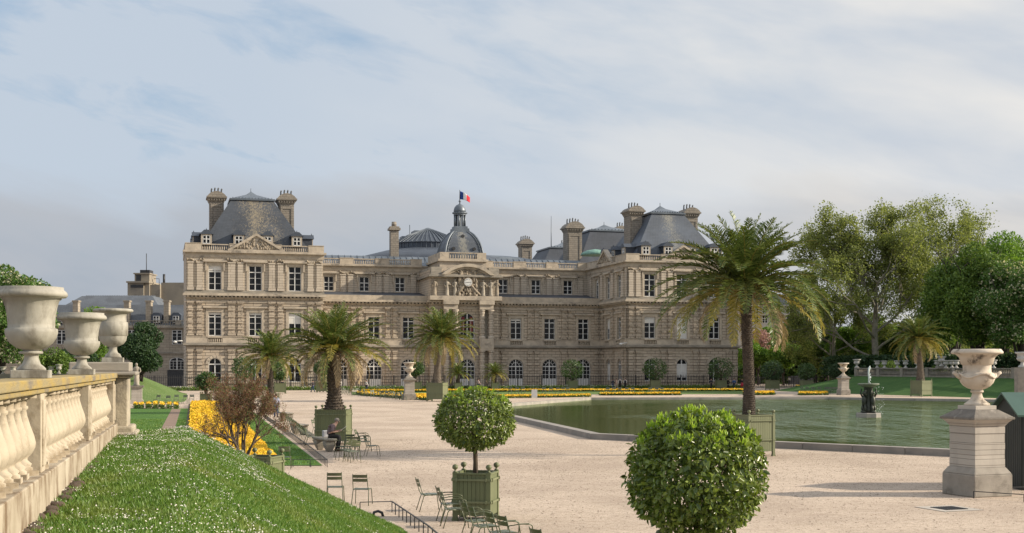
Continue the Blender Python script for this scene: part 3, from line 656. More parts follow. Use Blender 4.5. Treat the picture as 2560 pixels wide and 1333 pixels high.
m.lathe([(1.15, 0), (1.15, .25), (1.4, .3), (1.4, .48), (1.1, .55)], (dc, dy, lz+2.9), 16, smooth=False); lan = m.build('lantern', MT['zinc'], dome)
m = MB(); m.lathe([(1.12, 0), (1.1, .4), (.95, .9), (.65, 1.3), (.3, 1.5), (.12, 1.6), (.1, 1.9), (.25, 2.05), (.1, 2.25), (.05, 2.6)], (dc, dy, lz+3.4), 16, lob=lambda a, z: 1+.04*math.cos(8*a)); m.build('cupola', MT['zinc'], lan)
m = MB(); m.tube([(dc, dy, lz+5.6), (dc, dy, zpx(475, dc, dy))], [.07, .05], 6); m.build('flagpole', MT['iron'], lan)
# hemicycle roof behind, with glass lantern
hx, hy_ = tpx(1080, 38), 42.0
m = MB(); m.lathe([(16.5, 20), (16.2, 24.0), (15.0, 25.0), (9, 26.6), (7.2, 27.0), (.1, 27.2)], (hx, hy_, 0), 40); hr = m.build('hemicycle_roof', MT['zinc_d'], palace)
m = MB(); m.lathe([(6.9, 26.6), (6.9, 28.0), (7.2, 28.1), (4.2, 29.8), (.3, 31.3), (.1, 31.4)], (hx, hy_, 0), 30, smooth=False); gl = m.build('glass_lantern', MT['zinc_d'], hr)
m = MB()
for a in range(0, 360, 8):
    ca, sa = math.cos(R(a)), math.sin(R(a)); m.bar((hx+6.95*ca, hy_+6.95*sa, 26.8), (hx+6.95*ca, hy_+6.95*sa, 28.1), .12, .12, (1, 0, .1)); m.bar((hx+7.2*ca, hy_+7.2*sa, 28.2), (hx+4.2*ca, hy_+4.2*sa, 29.9), .13, .13); m.bar((hx+4.2*ca, hy_+4.2*sa, 29.9), (hx+.2*ca, hy_+.2*sa, 31.45), .11, .11)
m.build('glazing_bar', MT['zinc'], gl)
m = MB(); m.lathe([(17.3, 21), (17.2, 23.8), (16.8, 25.2), (13, 25.9), (.1, 26.0)], (tpx(1180, 44), 50, 0), 40); m.build('hemicycle_roof', MT['zinc'], palace)
def plain_chimney(px0, px1, pyt, yb, zb_=23, pots=3):
    t0, t1 = tpx(px0, yb), tpx(px1, yb); chimney(t0, t1, yb, yb+(t1-t0), zb_, zpx(pyt, t0, yb), pots)
m = MB(); c0, c1 = tpx(977, 27), tpx(997, 27); zt = zpx(563, c0, 27); m.box(c0, c1, 27, 28.6, 22, zt-.9); m.box(c0-.3, c1+.3, 26.7, 28.9, zt-.9, zt-.5); m.box(c0-.1, c1+.1, 26.9, 28.7, zt-.5, zt-.2); m.lathe([(.5, 0), (.45, .9)], ((c0+c1)/2, 27.8, zt-.2), 10); m.build('chimney', MT['chim'], palace)
m = MB(); a = tpx(1036, 60); m.box(a, a+4.2, 60, 64, 22, zpx(576, a, 60)); m.box(a-2.5, a, 61, 64, 22, zpx(590, a, 60)); m.tube([(a-1, 60, 28), (a-1, 60, zpx(563, a, 60))], .1, 5); m.build('roof_plant_room', MT['zinc'], palace)
# rear pavilions
for yb0, mt in ((31.0, 'slate'), (59.0, 'slate')):
    m = MB(); m.box(T2, T2+20, yb0, yb0+21, 0, 22); m.build('pavilion_body', MT['stone_fine'], palace)
    roof_frustum(T2+.6, T2+20, yb0, yb0+21, 22, 31.2 if yb0 < 40 else 30.2, (5.0, 5.4), 'slate')
plain_chimney(1419, 1455, 552, 33, pots=5); plain_chimney(1303, 1330, 593, 60, pots=5); plain_chimney(1543, 1562, 557, 50); plain_chimney(1404, 1420, 600, 75)
m = MB(); a = tpx(1378, 66); m.tube([(a, 66, 29), (a, 66, zpx(540, a, 66))], [.12, .05], 6); m.build('antenna_mast', MT['zinc'], palace)
# green awning dome beside the right pavilion
m = MB(); q = tpx(1490, 24); m.lathe([(2.9, 0), (2.6, .5), (1.6, .95), (.1, 1.2)], (q, 24.5, 25.2), 16); m.build('roof_canopy', MT['copper'], palace)
# flag
def flag_mat():
    m, t, b = new_mat('tricolour_cloth'); sp = t.nodes.new('ShaderNodeSeparateXYZ'); t.links.new(t.nodes.new('ShaderNodeTexCoord').outputs['UV'], sp.inputs[0])
    c = ramp(sp.outputs[0], [(0, S(28, 60, 130)), (.333, (.75, .75, .75)), (.667, S(200, 25, 45))], t, 'CONSTANT'); t.links.new(c, b.inputs['Base Color']); b.inputs['Roughness'].default_value = .8; return m
nu, nv = 16, 8; fw, fh = 1.95, 1.5; vs = []; fs = []; uv = []
for j in range(nv+1):
    for i in range(nu+1):
        u, v = i/nu, j/nv; vs.append((.05+u*fw*.92, .22*math.sin(u*7+v)*u, v*fh*(1-.35*u)-.75*u*u*.8)); uv.append((u, v))
fs = [(j*(nu+1)+i, j*(nu+1)+i+1, (j+1)*(nu+1)+i+1, (j+1)*(nu+1)+i) for j in range(nv) for i in range(nu)]
me = bpy.data.meshes.new('flag'); me.from_pydata(vs, [], fs); l = me.uv_layers.new(name='UVMap')
for lp in me.loops: l.data[lp.index].uv = uv[lp.vertex_index]
me.polygons.foreach_set('use_smooth', [True]*len(fs)); me.materials.append(flag_mat())
fx = PX0+dc*cT-dy*sT; fy = PY0+dc*sT+dy*cT
fl = link('flag', me, None, (fx, fy, zpx(478, dc, dy)-fh), 0); tag(fl, 'blue, white and red flag flying from the mast on the dome', 'flag')
sol = fl.modifiers.new('s', 'SOLIDIFY'); sol.thickness = .02
# ------------------------------------------------------------------ ground, water, lawns
def st(o): o['kind'] = 'structure'; return o
def gravel_mat():
    m, t, b = new_mat('gravel'); v = coords(t, world=True); b.inputs['Roughness'].default_value = .95; b.inputs['Specular IOR Level'].default_value = .15
    a = tex(t, 'ShaderNodeTexNoise', .16, v, Detail=9, Roughness=.65)
    f1 = tex(t, 'ShaderNodeTexNoise', 30, v, Detail=2, Roughness=.8); f2 = tex(t, 'ShaderNodeTexNoise', 9, v, Detail=5, Roughness=.85); f3 = tex(t, 'ShaderNodeTexNoise', 1.0, coords(t, (1.1, 2.6, 1), world=True), Detail=9, Roughness=.75)
    c = mix(ramp(a.outputs[0], [(.42, 0.0), (.60, 1.0)], t), (.59, .49, .395), (.46, .375, .30), t)
    c = mix(ramp(f3.outputs[0], [(.50, 0.0), (.66, .55)], t), c, (.38, .30, .24), t)
    c = mix(ramp(f3.outputs[0], [(.30, .45), (.42, 0.0)], t), c, (.66, .57, .49), t)
    c = mix(ramp(f2.outputs[0], [(.50, 0.0), (.62, .7)], t), c, (.27, .20, .15), t)
    f4 = tex(t, 'ShaderNodeTexNoise', 3.2, v, Detail=8, Roughness=.8)
    c = mix(ramp(f4.outputs[0], [(.52, 0.0), (.62, .45)], t), c, (.30, .225, .17), t)
    c = mix(ramp(f1.outputs[0], [(.34, .8), (.43, 0.0)], t), c, (.13, .10, .08), t)
    t.links.new(c, b.inputs['Base Color']); bump(t, M2('ADD', f1.outputs[0], f2.outputs[0], t), .7, .035, b); return m
MT['gravel'] = gravel_mat()
def grass_mat(name, a, c_, daisy=False):
    m, t, b = new_mat(name); v = coords(t, world=True); b.inputs['Roughness'].default_value = .9; b.inputs['Specular IOR Level'].default_value = .15
    n = tex(t, 'ShaderNodeTexNoise', .5, v, Detail=8); n2_ = tex(t, 'ShaderNodeTexNoise', 25, v, Detail=4)
    c = mix(ramp(n.outputs[0], [(.35, 0.0), (.65, 1.0)], t), a, c_, t); c = mix(ramp(n2_.outputs[0], [(.35, .6), (.6, 0.0)], t), c, tuple(x*.45 for x in a), t)
    if daisy:
        vo = t.nodes.new('ShaderNodeTexVoronoi'); vo.inputs['Scale'].default_value = 3.5; t.links.new(v, vo.inputs['Vector'])
        f = M2('MULTIPLY', ramp(vo.outputs['Distance'], [(.10, 1.0), (.14, 0.0)], t), ramp(n.outputs[0], [(.45, 0.0), (.55, 1.0)], t), t); c = mix(f, c, (.5, .5, .42), t)
    t.links.new(c, b.inputs['Base Color']); bump(t, n2_.outputs[0], .8, .05, b); return m
MT['lawn'] = grass_mat('lawn_grass', (.075, .16, .035), (.10, .20, .04)); MT['lawn_d'] = grass_mat('terrace_slope_grass', (.05, .115, .032), (.07, .14, .038)); MT['lawn_p'] = grass_mat('daisy_lawn', (.11, .18, .05), (.15, .21, .07), True)
MT['soil'] = mat('soil', (.05, .035, .025), (.08, .055, .04), rough=.95, scale=6, bmp=.5)
MT['path'] = mat('beaten_earth_path', (.24, .165, .12), (.17, .12, .09), rough=.95, scale=2, bmp=.3)
def sheet(name, poly, z, mt, kind='structure', thick=.0):
    if thick: o = MB().slab(poly, z-thick, z).build(name, MT[mt])
    else: o = MB().add([(p[0], p[1], z) for p in poly], [tuple(range(len(poly)))]).build(name, MT[mt])
    o['kind'] = kind; return o
sheet('ground', [(-1600, -200), (1600, -200), (1600, 3000), (-1600, 3000)], 0, 'gravel')
# pool
pool = [(26, 47.7), (4.57, 67.3), (-3.3, 113), (8.9, 145.5), (36, 147.5), (60, 130), (62, 88), (48, 55)]
pc_ = Vector((sum(p[0] for p in pool)/8, sum(p[1] for p in pool)/8))
def off(poly, d):
    n = len(poly); res = []
    for i in range(n):
        a, b, c = (Vector(poly[(i+k) % n]) for k in (-1, 0, 1)); d1 = (b-a).normalized(); d2 = (c-b).normalized()
        n1_, n2_ = Vector((d1.y, -d1.x)), Vector((d2.y, -d2.x))
        if n1_.dot(b-pc_) < 0: n1_ = -n1_
        if n2_.dot(b-pc_) < 0: n2_ = -n2_
        mth = (n1_+n2_).normalized(); res.append(b+mth*d/max(.3, mth.dot(n1_)))
    return res
def water_mat():
    m, t, b = new_mat('pond_water'); v = coords(t, world=True); t.nodes.remove(b)
    sp = t.nodes.new('ShaderNodeSeparateXYZ'); t.links.new(v, sp.inputs[0])
    dx = M2('SUBTRACT', sp.outputs[0], 27.3, t); dyy = M2('SUBTRACT', sp.outputs[1], 98.0, t)
    d = M2('SQRT', M2('ADD', M2('MULTIPLY', dx, dx, t), M2('MULTIPLY', dyy, dyy, t), t), None, t)
    far = tex(t, 'ShaderNodeTexNoise', .06, v, Detail=3)
    calm = ramp(M2('ADD', M2('MULTIPLY', sp.outputs[0], .022, t), M2('MULTIPLY', far.outputs[0], 1.1, t), t), [(.75, .03), (1.2, 1.0)], t)
    near = ramp(M2('DIVIDE', d, 60.0, t), [(.03, 1.0), (.6, .6)], t)
    n = tex(t, 'ShaderNodeTexNoise', 1.0, coords(t, (.55, .17, 1.0), world=True), Detail=6, Roughness=.7, Distortion=.5)
    n_ = tex(t, 'ShaderNodeTexNoise', 1.0, coords(t, (1.6, .5, 1.0), world=True), Detail=3, Roughness=.7)
    nb = t.nodes.new('ShaderNodeBump'); nb.inputs['Distance'].default_value = .5
    t.links.new(M2('MULTIPLY', calm, near, t), nb.inputs['Strength'])
    t.links.new(M2('ADD', n.outputs[0], M2('MULTIPLY', n_.outputs[0], .5, t), t), nb.inputs['Height'])
    df = t.nodes.new('ShaderNodeBsdfDiffuse'); t.links.new(mix(ramp(far.outputs[0], [(.35, 0.0), (.65, 1.0)], t), (.040, .058, .012), (.058, .072, .018), t), df.inputs[0])
    gl = t.nodes.new('ShaderNodeBsdfGlossy'); gl.inputs['Roughness'].default_value = .07; gl.inputs[0].default_value = (.74, .84, .66, 1); t.links.new(nb.outputs[0], gl.inputs['Normal'])
    fr = t.nodes.new('ShaderNodeFresnel'); fr.inputs['IOR'].default_value = 1.33; t.links.new(nb.outputs[0], fr.inputs['Normal'])
    ms = t.nodes.new('ShaderNodeMixShader'); t.links.new(M2('MULTIPLY', fr.outputs[0], .62, t), ms.inputs[0]); t.links.new(df.outputs[0], ms.inputs[1]); t.links.new(gl.outputs[0], ms.inputs[2])
    t.links.new(ms.outputs[0], t.nodes['Material Output'].inputs[0]); return m
MT['water'] = water_mat()
MT['kerb'] = mat('pool_kerb_stone', (.30, .27, .24), (.21, .195, .18), rough=.85, scale=1.0, bmp=.2, c3=(.10, .095, .09), s3=.9, lo3=.6, hi3=.75)
st(MB().add([(p[0], p[1], .03) for p in pool], [tuple(range(8))]).build('pond_water', MT['water']))
ou, inn = off(pool, .55), off(pool, -.02)
m = MB()
for i in range(8):
    a, b, c, d = inn[i], inn[(i+1) % 8], ou[(i+1) % 8], ou[i]; L = (b-a).length; n = max(1, int(L/2.4))
    for k in range(n):
        f0, f1 = k/n, (k+1)/n-.0008
        q = [a.lerp(b, f0), a.lerp(b, f1), d.lerp(c, f1), d.lerp(c, f0)]
        m.slab([(p.x, p.y) for p in (q if (q[1]-q[0]).cross(q[2]-q[1]) > 0 else q[::-1])], -.05, .3)
tag(m.build('pool_kerb', MT['kerb'], bevel=.012), 'low grey stone kerb running round the octagonal pool', 'kerb')
def uv(u, Y): return (u-.245*Y, Y)
def ustrip(name, u0, u1, y0, y1, z, mt, **k): return sheet(name, [uv(u0, y0), uv(u1, y0), uv(u1, y1), uv(u0, y1)], z, mt, **k)
ustrip('lawn', -22, 4.85, 49, 116, .02, 'lawn'); ustrip('path', -2.0, -1.2, 40, 114, .026, 'path')
ustrip('soil_border', -.55, 3.35, 49, 130, .03, 'soil')
ustrip('path', -30, -.6, 119, 131, .012, 'gravel')
# far lawns and the strips of ground round the flower beds
def far_line(px0, px1, py0, py1, dy, name, mt, z): return sheet(name, [gp(px0, py0+dy)[:2], gp(px1, py1+dy)[:2], gp(px1, py1)[:2], gp(px0, py0)[:2]], z, mt)
far_line(880, 1880, 980, 977.5, 8.0, 'lawn', 'lawn_p', .02)
far_line(340, 1500, 974.5, 973.0, 1.8, 'lawn', 'lawn_d', .02)
# ------------------------------------------------------------------ near grass bank
UF = 4.6
def zw(Y): return 2.41+.0119*(Y-10.42)
def yend(u): return 24.2+1.08*(u+.05)
def bank_z(u, Y):
    b = zw(Y); s = max(0.0, u+.1-.5*0); z = b-.54*s if u > -.1 else b+.0
    z += .05*mnoise.noise((u*.6, Y*.4, 0))
    if Y > yend(u): z -= (Y-yend(u))**1.35*.9
    return max(z, -.05)
us = np.linspace(-1.6, 5.0, 34); ys = np.concatenate([np.linspace(4, 23, 40), np.linspace(23.4, 33, 40)])
m = MB(); vs = [(u-.245*y, y, bank_z(u, y)) for y in ys for u in us]; nu_ = len(us)
m.add(vs, [(j*nu_+i, j*nu_+i+1, (j+1)*nu_+i+1, (j+1)*nu_+i) for j in range(len(ys)-1) for i in range(nu_-1)], True)
MT['bank'] = grass_mat('bank_turf', (.10, .15, .03), (.15, .19, .045))
st(m.build('grass_bank_terrain', MT['bank']))
MT['blade'] = leaf_mat('grass_blades', (.065, .15, .02), (.165, .275, .05), worn=(.27, .27, .075), transl=.35, rough=.5)
MT['daisy'] = mat('daisy_petals', (.70, .69, .60), (.62, .55, .50), rough=.8)
MT['daisy_eye'] = mat('daisy_eyes', (.6, .45, .05))
def scatter_bank(n, ymin=8.0):
    Y = rng.random(n)**.8*(30-ymin)+ymin; u = rng.random(n)*6.1-1.35
    keep = Y < 24.6+1.08*(u+.05); Y, u = Y[keep], u[keep]
    keep = (u-.245*Y)/Y*F+CX > -30; Y, u = Y[keep], u[keep]
    z = zw(Y)-.54*np.clip(u+.1, 0, None)+np.array([.05*mnoise.noise((a*.6, b*.4, 0)) for a, b in zip(u, Y)])
    return np.stack([u-.245*Y, Y, z], 1), u
P, u_ = scatter_bank(230000)
D = np.stack([rng.normal(0, .45, len(P)), rng.normal(0, .45, len(P)), np.ones(len(P))], 1)
hgt = .03+.04*rng.random(len(P))+.04*(rng.random(len(P)) > .97)
gme = leaf_mesh('grass_blades', P-np.array([[0, 0, .01]]), D, rdir(len(P)), hgt, .012, MT['blade'], 0)
g = link('grass_blades', gme); tag(g, kind='stuff')
P, u_ = scatter_bank(120000, 9.5)
dens = np.array([.8*mnoise.noise((p[0]*.55, p[1]*.5, 3))+.7*mnoise.noise((p[0]*2.2, p[1]*2.0, 7))+.5*mnoise.noise((p[0]*6, p[1]*5, 9)) for p in P])
line = .16-.085*np.clip(u_, 0, 5)+.25*((P[:, 1] > 20)&(u_ < 1.2))
keep = (dens+line) > rng.random(len(P))**.8*1.5+.05; P = P[keep]
n = len(P); r = .004+.0042*rng.random(n)**2; K = 6; ang = np.linspace(0, 2*math.pi, K, endpoint=False)
tl = rng.normal(0, .35, (n, 2)); V = np.stack([np.stack([P[:, 0]+r*math.cos(a), P[:, 1]+r*math.sin(a), P[:, 2]+.065-tl[:, 0]*r*math.cos(a)-(tl[:, 1]+.35)*r*math.sin(a)*-1], 1) for a in ang], 1)
dz = link('daisies', tri_mesh('daisies', V, K, MT['daisy'])); tag(dz, kind='stuff')
print('daisies', n)
m = MB()
for i in range(260):
    y = rng.uniform(8, 24); u = -1.42+rng.uniform(-.05, .14)
    m.ball((u-.245*y, y, zw(y)+.0), rng.uniform(.03, .09), 5, 4, (1, 1.4, .5))
tag(m.build('soil_edge_gravel', MT['soil']), kind='stuff')
# ------------------------------------------------------------------ near balustrade
MT['bal'] = mat('balustrade_limestone', (.46, .40, .305), (.36, .31, .235), rough=.85, scale=2.2, bmp=.35, bscale=22, bdist=.012, c3=(.20, .15, .09), s3=3.5, lo3=.49, hi3=.66)
MT['rail'] = mat('lichened_rail_stone', (.33, .235, .065), (.25, .21, .12), rough=.9, scale=2.2, bmp=.4, bscale=18, bdist=.015, stretch=(1, .7, 3), c3=(.17, .145, .11), s3=2.0, lo3=.52, hi3=.66)
MT['plinth'] = mat('stained_plinth_stone', (.44, .385, .30), (.31, .26, .19), rough=.9, scale=1.5, bmp=.35, bscale=14, bdist=.02, stretch=(1, 1, .6), c3=(.16, .11, .065), s3=2.0, lo3=.47, hi3=.62)
MT['urn'] = mat('urn_marble', (.37, .355, .305), (.26, .245, .205), rough=.75, scale=4.5, bmp=.35, bscale=24, bdist=.01, c3=(.12, .105, .08), s3=3.2, lo3=.48, hi3=.66, stretch=(1, 1, .55))
MT['urn_b'] = mat('weathered_urn_stone', (.56, .50, .42), (.44, .37, .29), rough=.8, scale=2.5, bmp=.4, bscale=12, bdist=.015, c3=(.10, .085, .07), s3=2.4, lo3=.56, hi3=.66, stretch=(1, 1, .6))
MT['pier'] = mat('rough_pier_stone', (.42, .37, .28), (.30, .26, .20), rough=.9, scale=2.5, bmp=.5, bscale=20, bdist=.02, c3=(.15, .135, .11), s3=1.4, lo3=.5, hi3=.65)
BA = math.atan(.242)
bal = empty('stone_balustrade', (-1.45-.242*12, 12, 0), BA, 'sunlit limestone balustrade with lichened rail along the daisy bank', 'balustrade')
RT, RB, PT = 3.64, 3.505, 2.765     # local y runs along the rail; its front face is x=0
cB = 1/math.cos(BA)
def ly(Y): return (Y-12)*cB
y0, y1 = ly(5), ly(22.4)
m = MB()
y = y0
while y < y1: e = min(y+2.05, y1); m.box(-.36, .05, y+.004, e, RB+.05, RT); m.box(-.33, .02, y+.004, e, RB, RB+.049); y = e
m.build('rail', MT['rail'], bal, bevel=.012)
m = MB(); y = y0
while y < y1: e = min(y+1.5, y1); m.box(-.36, .05, y+.003, e, 1.4, PT); y = e
m.build('plinth', MT['plinth'], bal, bevel=.012)
bm_ = MB()
prof_b = [(.105, .0), (.105, .05), (.085, .06), (.098, .085), (.06, .12), (.062, .14), (.10, .18), (.128, .235), (.132, .275), (.118, .34), (.085, .43), (.058, .52), (.05, .57), (.066, .585), (.066, .605), (.05, .615), (.054, .66), (.085, .68), (.085, .70)]
bm_.lathe(prof_b, (0, 0, .02), 20); bm_.box(-.115, .115, -.115, .115, 0, .045); bm_.box(-.1, .1, -.1, .1, .70, .739)
bme = bm_.mesh('baluster', MT['bal'])
posts = [ly(6.9), ly(12.12), ly(17.35), ly(22.3)]
for i, p in enumerate(posts):
    m = MB(); m.box(-.32, -.0, p-.16, p+.16, PT+.001, RB-.001); m.box(-.29, .018, p-.1, p+.1, PT+.06, RB-.06); m.build('post', MT['bal'], bal, bevel=.01)
for a, b in zip(posts[:-1], posts[1:]):
    n = 12
    for k in range(n): link('baluster', bme, bal, (-.155, a+.16+(k+.5)*(b-a-.32)/n, PT), rng.uniform(0, 1))
# pier at the end with its cap
pr0 = Vector((-1.45-.242*22.9, 22.9))
pier = empty('stone_pier', (pr0.x+.19, pr0.y+.12, 0), BA, 'square stone pier with a dark moulded cap ending the balustrade', 'pier')
def X3(a, b): return a, b
m = MB(); m.box(-.95, .10, -.6, .55, 1.9, 2.72); m.box(-.9, .16, -.63, .6, 1.9, 2.62); m.build('pier_base', MT['pier'], pier, bevel=.04)
m = MB(); m.box(-.85, 0, -.5, .45, 2.7, 3.55); m.box(-.87, -.55, -.51, .46, 2.7, 3.5); m.build('shaft', MT['pier'], pier, bevel=.02)
m = MB(); m.box(-.9, .05, -.55, .5, 3.55, 3.6); m.box(-1.0, .15, -.65, .6, 3.6, 3.665); m.box(-.96, .04, -.6, .45, 3.665, 3.83); m.build('cap', MT['ledge'], pier, bevel=.02)
PIERTOP = 3.83
# urns
UP = [(.0005, .068), (.118, .068), (.118, .08), (.105, .095), (.075, .12), (.06, .165), (.057, .20), (.062, .203), (.090, .206), (.095, .217), (.090, .228), (.058, .232), (.075, .24), (.13, .262), (.175, .30), (.203, .345), (.214, .385), (.212, .415), (.205, .42), (.190, .425), (.19, .46), (.196, .53), (.208, .60), (.225, .655), (.245, .672), (.245, .68), (.28, .684), (.294, .70), (.294, .715), (.285, .732), (.262, .75), (.262, .77), (.235, .77), (.20, .70), (.18, .5), (.001, .48)]
def urn(name_label, loc, sc_=1.0, prof=UP, mt='urn', rz=BA, wide=1.0, group=None, seg=36):
    o = empty('stone_urn', loc, rz, name_label, 'urn', group)
    m = MB(); m.lathe([(r*wide*sc_, z*sc_) for r, z in prof], n=seg); m.build('urn_body', MT[mt], o)
    m = MB(); m.box(-.15*sc_, .15*sc_, -.15*sc_, .15*sc_, 0, .068*sc_); m.build('foot_block', MT[mt], o, bevel=.006); return o
def onrail(Y): return (-1.45-.242*Y-.15, Y, RT)
urn('large plain cream urn with a dented rolled rim, nearest on the balustrade rail', onrail(12.42), 1.13)
urn('middle urn on the balustrade rail, between the largest and the one on the pier', onrail(17.8), 1.1, wide=1.02)
UP3 = [(.0005, .07), (.135, .07), (.12, .09), (.11, .12), (.075, .14), (.06, .18), (.062, .23), (.1, .24), (.16, .27), (.20, .32), (.21, .38), (.21, .39), (.225, .395), (.228, .52), (.225, .59), (.215, .595), (.205, .6), (.20, .68), (.215, .72), (.27, .735), (.305, .75), (.305, .77), (.29, .785), (.25, .79), (.2, .78), (.18, .6), (.001, .55)]
urn('straight sided urn standing on the pier at the end of the balustrade', (pr0.x-.09, pr0.y+.1, PIERTOP), 1.2, UP3, wide=.95)
# far terrace urns seen beneath the near rail (left)
MT['wall_d'] = mat('dark_terrace_wall', (.16, .14, .115), (.11, .1, .085), rough=.9)  # dark stone tone of the far wall, slightly mottled
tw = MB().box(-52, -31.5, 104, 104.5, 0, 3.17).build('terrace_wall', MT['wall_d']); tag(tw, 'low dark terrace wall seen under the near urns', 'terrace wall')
UF_ = [(.0005, .0), (.3, .0), (.3, .1), (.16, .2), (.1, .38), (.14, .42), (.34, .52), (.42, .68), (.36, .72), (.36, .95), (.5, 1.02), (.52, 1.08), (.48, 1.12), (.3, 1.1), (.001, 1.0)]
for px, L_ in ((8, 'small pale urn at the left edge of the photo, on the far terrace wall'), (33, 'small pale urn left of the near urn foot, second from the left edge'), (128, 'squat small urn on the far wall between the two near urns'), (147, 'thin small urn on the far wall, just left of the middle near urn')):
    o = at(px, 104.25); q = MB().lathe(UF_, n=16).build('stone_urn', MT['urn'], None, (o.x, o.y, 3.17)); q.scale = (.52, .52, .52) if px != 147 else (.55, .55, .68); tag(q, L_, 'urn', 'urns on the far left terrace')
# ------------------------------------------------------------------ pedestals with big urns
MT['ped'] = masonry('pedestal_stone', (.45, .41, .36), (.39, .355, .31), (.22, .19, .16), cw=3.3, ch=.30, mortar=.012, bstr=.35, stain=(.17, .155, .14), stain_lo=.5)
MT['ped_b'] = mat('pedestal_base_stone', (.31, .28, .24), (.24, .215, .185), rough=.95, scale=2.5, bmp=.7, bscale=26, bdist=.02, c3=(.17, .15, .125), s3=1.2)
MT['ped_c'] = mat('mossy_cap_stone', (.20, .18, .155), (.13, .115, .10), rough=.95, scale=4, bmp=.6, bscale=18, bdist=.02, c3=(.34, .31, .27), s3=2, lo3=.55, hi3=.7)
def pedestal(loc, rz, label):
    o = empty('stone_pedestal', loc, rz, label, 'pedestal', 'stone pedestals by the pool')
    m = MB(); m.box(-.69, .69, -.69, .69, 0, .64); m.taper((0, 0), (.69, .69), (.56, .56), .64, .84); m.build('base', MT['ped_b'], o, bevel=.03)
    m = MB(); z = .84
    for k, h in enumerate((.24, .27, .20, .27, .2)): e = .545-.006*(k % 2); m.box(-e, e, -e, e, z, z+h-.006); z += h
    m.taper((0, 0), (.54, .54), (.62, .62), z, z+.12); m.taper((0, 0), (.62, .62), (.70, .70), z+.12, z+.2); m.build('shaft', MT['ped'], o, bevel=.008)
    m = MB(); m.box(-.74, .74, -.74, .74, 2.22, 2.29); m.taper((0, 0), (.72, .72), (.42, .42), 2.29, 2.5); m.build('cap', MT['ped_c'], o, bevel=.012)
    m = MB(); m.box(-.38, .38, -.38, .38, 2.5, 2.62); m.build('socle', MT['ped'], o, bevel=.01); return o
BUP = [(.001, 0), (.36, 0), (.36, .05), (.30, .09), (.2, .17), (.15, .28), (.135, .37), (.17, .375), (.185, .40), (.185, .43), (.15, .44), (.17, .465), (.27, .50), (.38, .57), (.455, .66), (.495, .76), (.51, .86), (.50, .92), (.44, .95), (.40, .97), (.395, 1.08), (.405, 1.2), (.44, 1.32), (.52, 1.42), (.60, 1.49), (.68, 1.50), (.725, 1.52), (.73, 1.56), (.68, 1.62), (.66, 1.645), (.60, 1.645), (.52, 1.5), (.45, 1.2), (.001, 1.1)]
def big_urn(loc, rz, label):
    o = empty('garden_urn', loc, rz, label, 'urn', 'large urns on pedestals by the pool')
    m = MB(); m.lathe(BUP, n=48); m.build('urn_body', MT['urn_b'], o)
    for s in range(2):
        m = MB(); a0 = R(180*s); pts = [(math.cos(a0)*r_, math.sin(a0)*r_, z) for r_, z in ((.46, .80), (.56, .86), (.64, .93), (.70, .97))]
        m.tube(pts, [.07, .065, .05, .045], 8); m.build('handle', MT['urn_b'], o)
    m = MB(); pts = []
    for a in range(0, 361, 6):
        A = R(a); z = .90+.055*math.cos(4*A)-.03; rr = .515; pts.append((rr*math.cos(A), rr*math.sin(A), z))
    m.tube(pts, .035, 7, cap=False); m.build('garland', MT['urn_b'], o); return o
PB = Vector(((1153*.011433+(-.485+1.33)/2), 37.04+(1.24+.52)/2))
pedestal((PB.x, PB.y, 0), R(21.3), 'big stone pedestal with sloping cap in the right foreground'); big_urn((PB.x, PB.y, 2.62), R(0), 'big weathered urn with draped bowl on the right foreground pedestal')
for px, py, L1, L2 in ((1022, 1000.5, 'stone pedestal by the yellow flower bed left of the pool', 'large urn on the pedestal by the yellow beds, in front of the palace'), (2112, 988, 'stone pedestal on the far side of the pool left of the fountain', 'large urn on the pedestal across the pool')):
    p = gp(px, py); pedestal((p.x, p.y+.7, 0), R(12), L1); big_urn((p.x, p.y+.7, 2.62), 0, L2)
# kiosk at the right edge
MT['hut'] = mat('dark_green_boards', (.014, .020, .019), (.02, .026, .024), rough=.6, scale=6, stretch=(6, 6, .4), bmp=.3, bscale=8); MT['hutroof'] = mat('hut_roof_felt', (.055, .11, .085), (.045, .09, .07), rough=.5, scale=1)
hut = empty('garden_hut', (15.45, 40.45, 0), 0, 'dark green boarded hut with a gabled pale green roof behind the right pedestal', 'hut')
m = MB(); m.box(0, 3.0, -1.55, 1.6, 0, 2.43)
m.add([(0, -1.55, 2.43), (0, 1.6, 2.43), (0, 0, 3.0), (3, -1.55, 2.43), (3, 1.6, 2.43), (3, 0, 3.0)], [(0, 2, 1), (3, 4, 5), (0, 3, 5, 2), (1, 2, 5, 4)])
for i in range(16): m.box(-.012, 0, -1.53+i*.195, -1.37+i*.195, .05, 2.43); m.box(.03+i*.185, .19+i*.185, -1.565, -1.55, .05, 2.40)
m.build('walls', MT['hut'], hut)
m = MB()
for s in (-1, 1): m.add([(-.18, s*1.8, 2.37), (3.2, s*1.8, 2.37), (3.2, 0, 3.06), (-.18, 0, 3.06), (-.18, s*1.8, 2.31), (3.2, s*1.8, 2.31), (3.2, 0, 3.0), (-.18, 0, 3.0)], [(0, 1, 2, 3), (4, 7, 6, 5), (0, 4, 5, 1), (0, 3, 7, 4), (1, 5, 6, 2)])
m.build('roof', MT['hutroof'], hut)
hut.scale = (1, .74, .965)
# drain
dp = gp(2372, 1272); dr = empty('drain_grate', (dp.x, dp.y, 0), R(20), 'square iron drain grate set in pale stone on the gravel near the pedestal', 'drain')
MB().box(-.62, .62, -.62, .62, -.05, .012).build('stone_surround', MT['ped'], dr)
m = MB(); m.box(-.34, .34, -.34, .34, -.04, .016)
for i in range(9): m.box(-.33+i*.08, -.29+i*.08, -.33, .33, .016, .028)
m.build('grate', MT['iron'], dr)
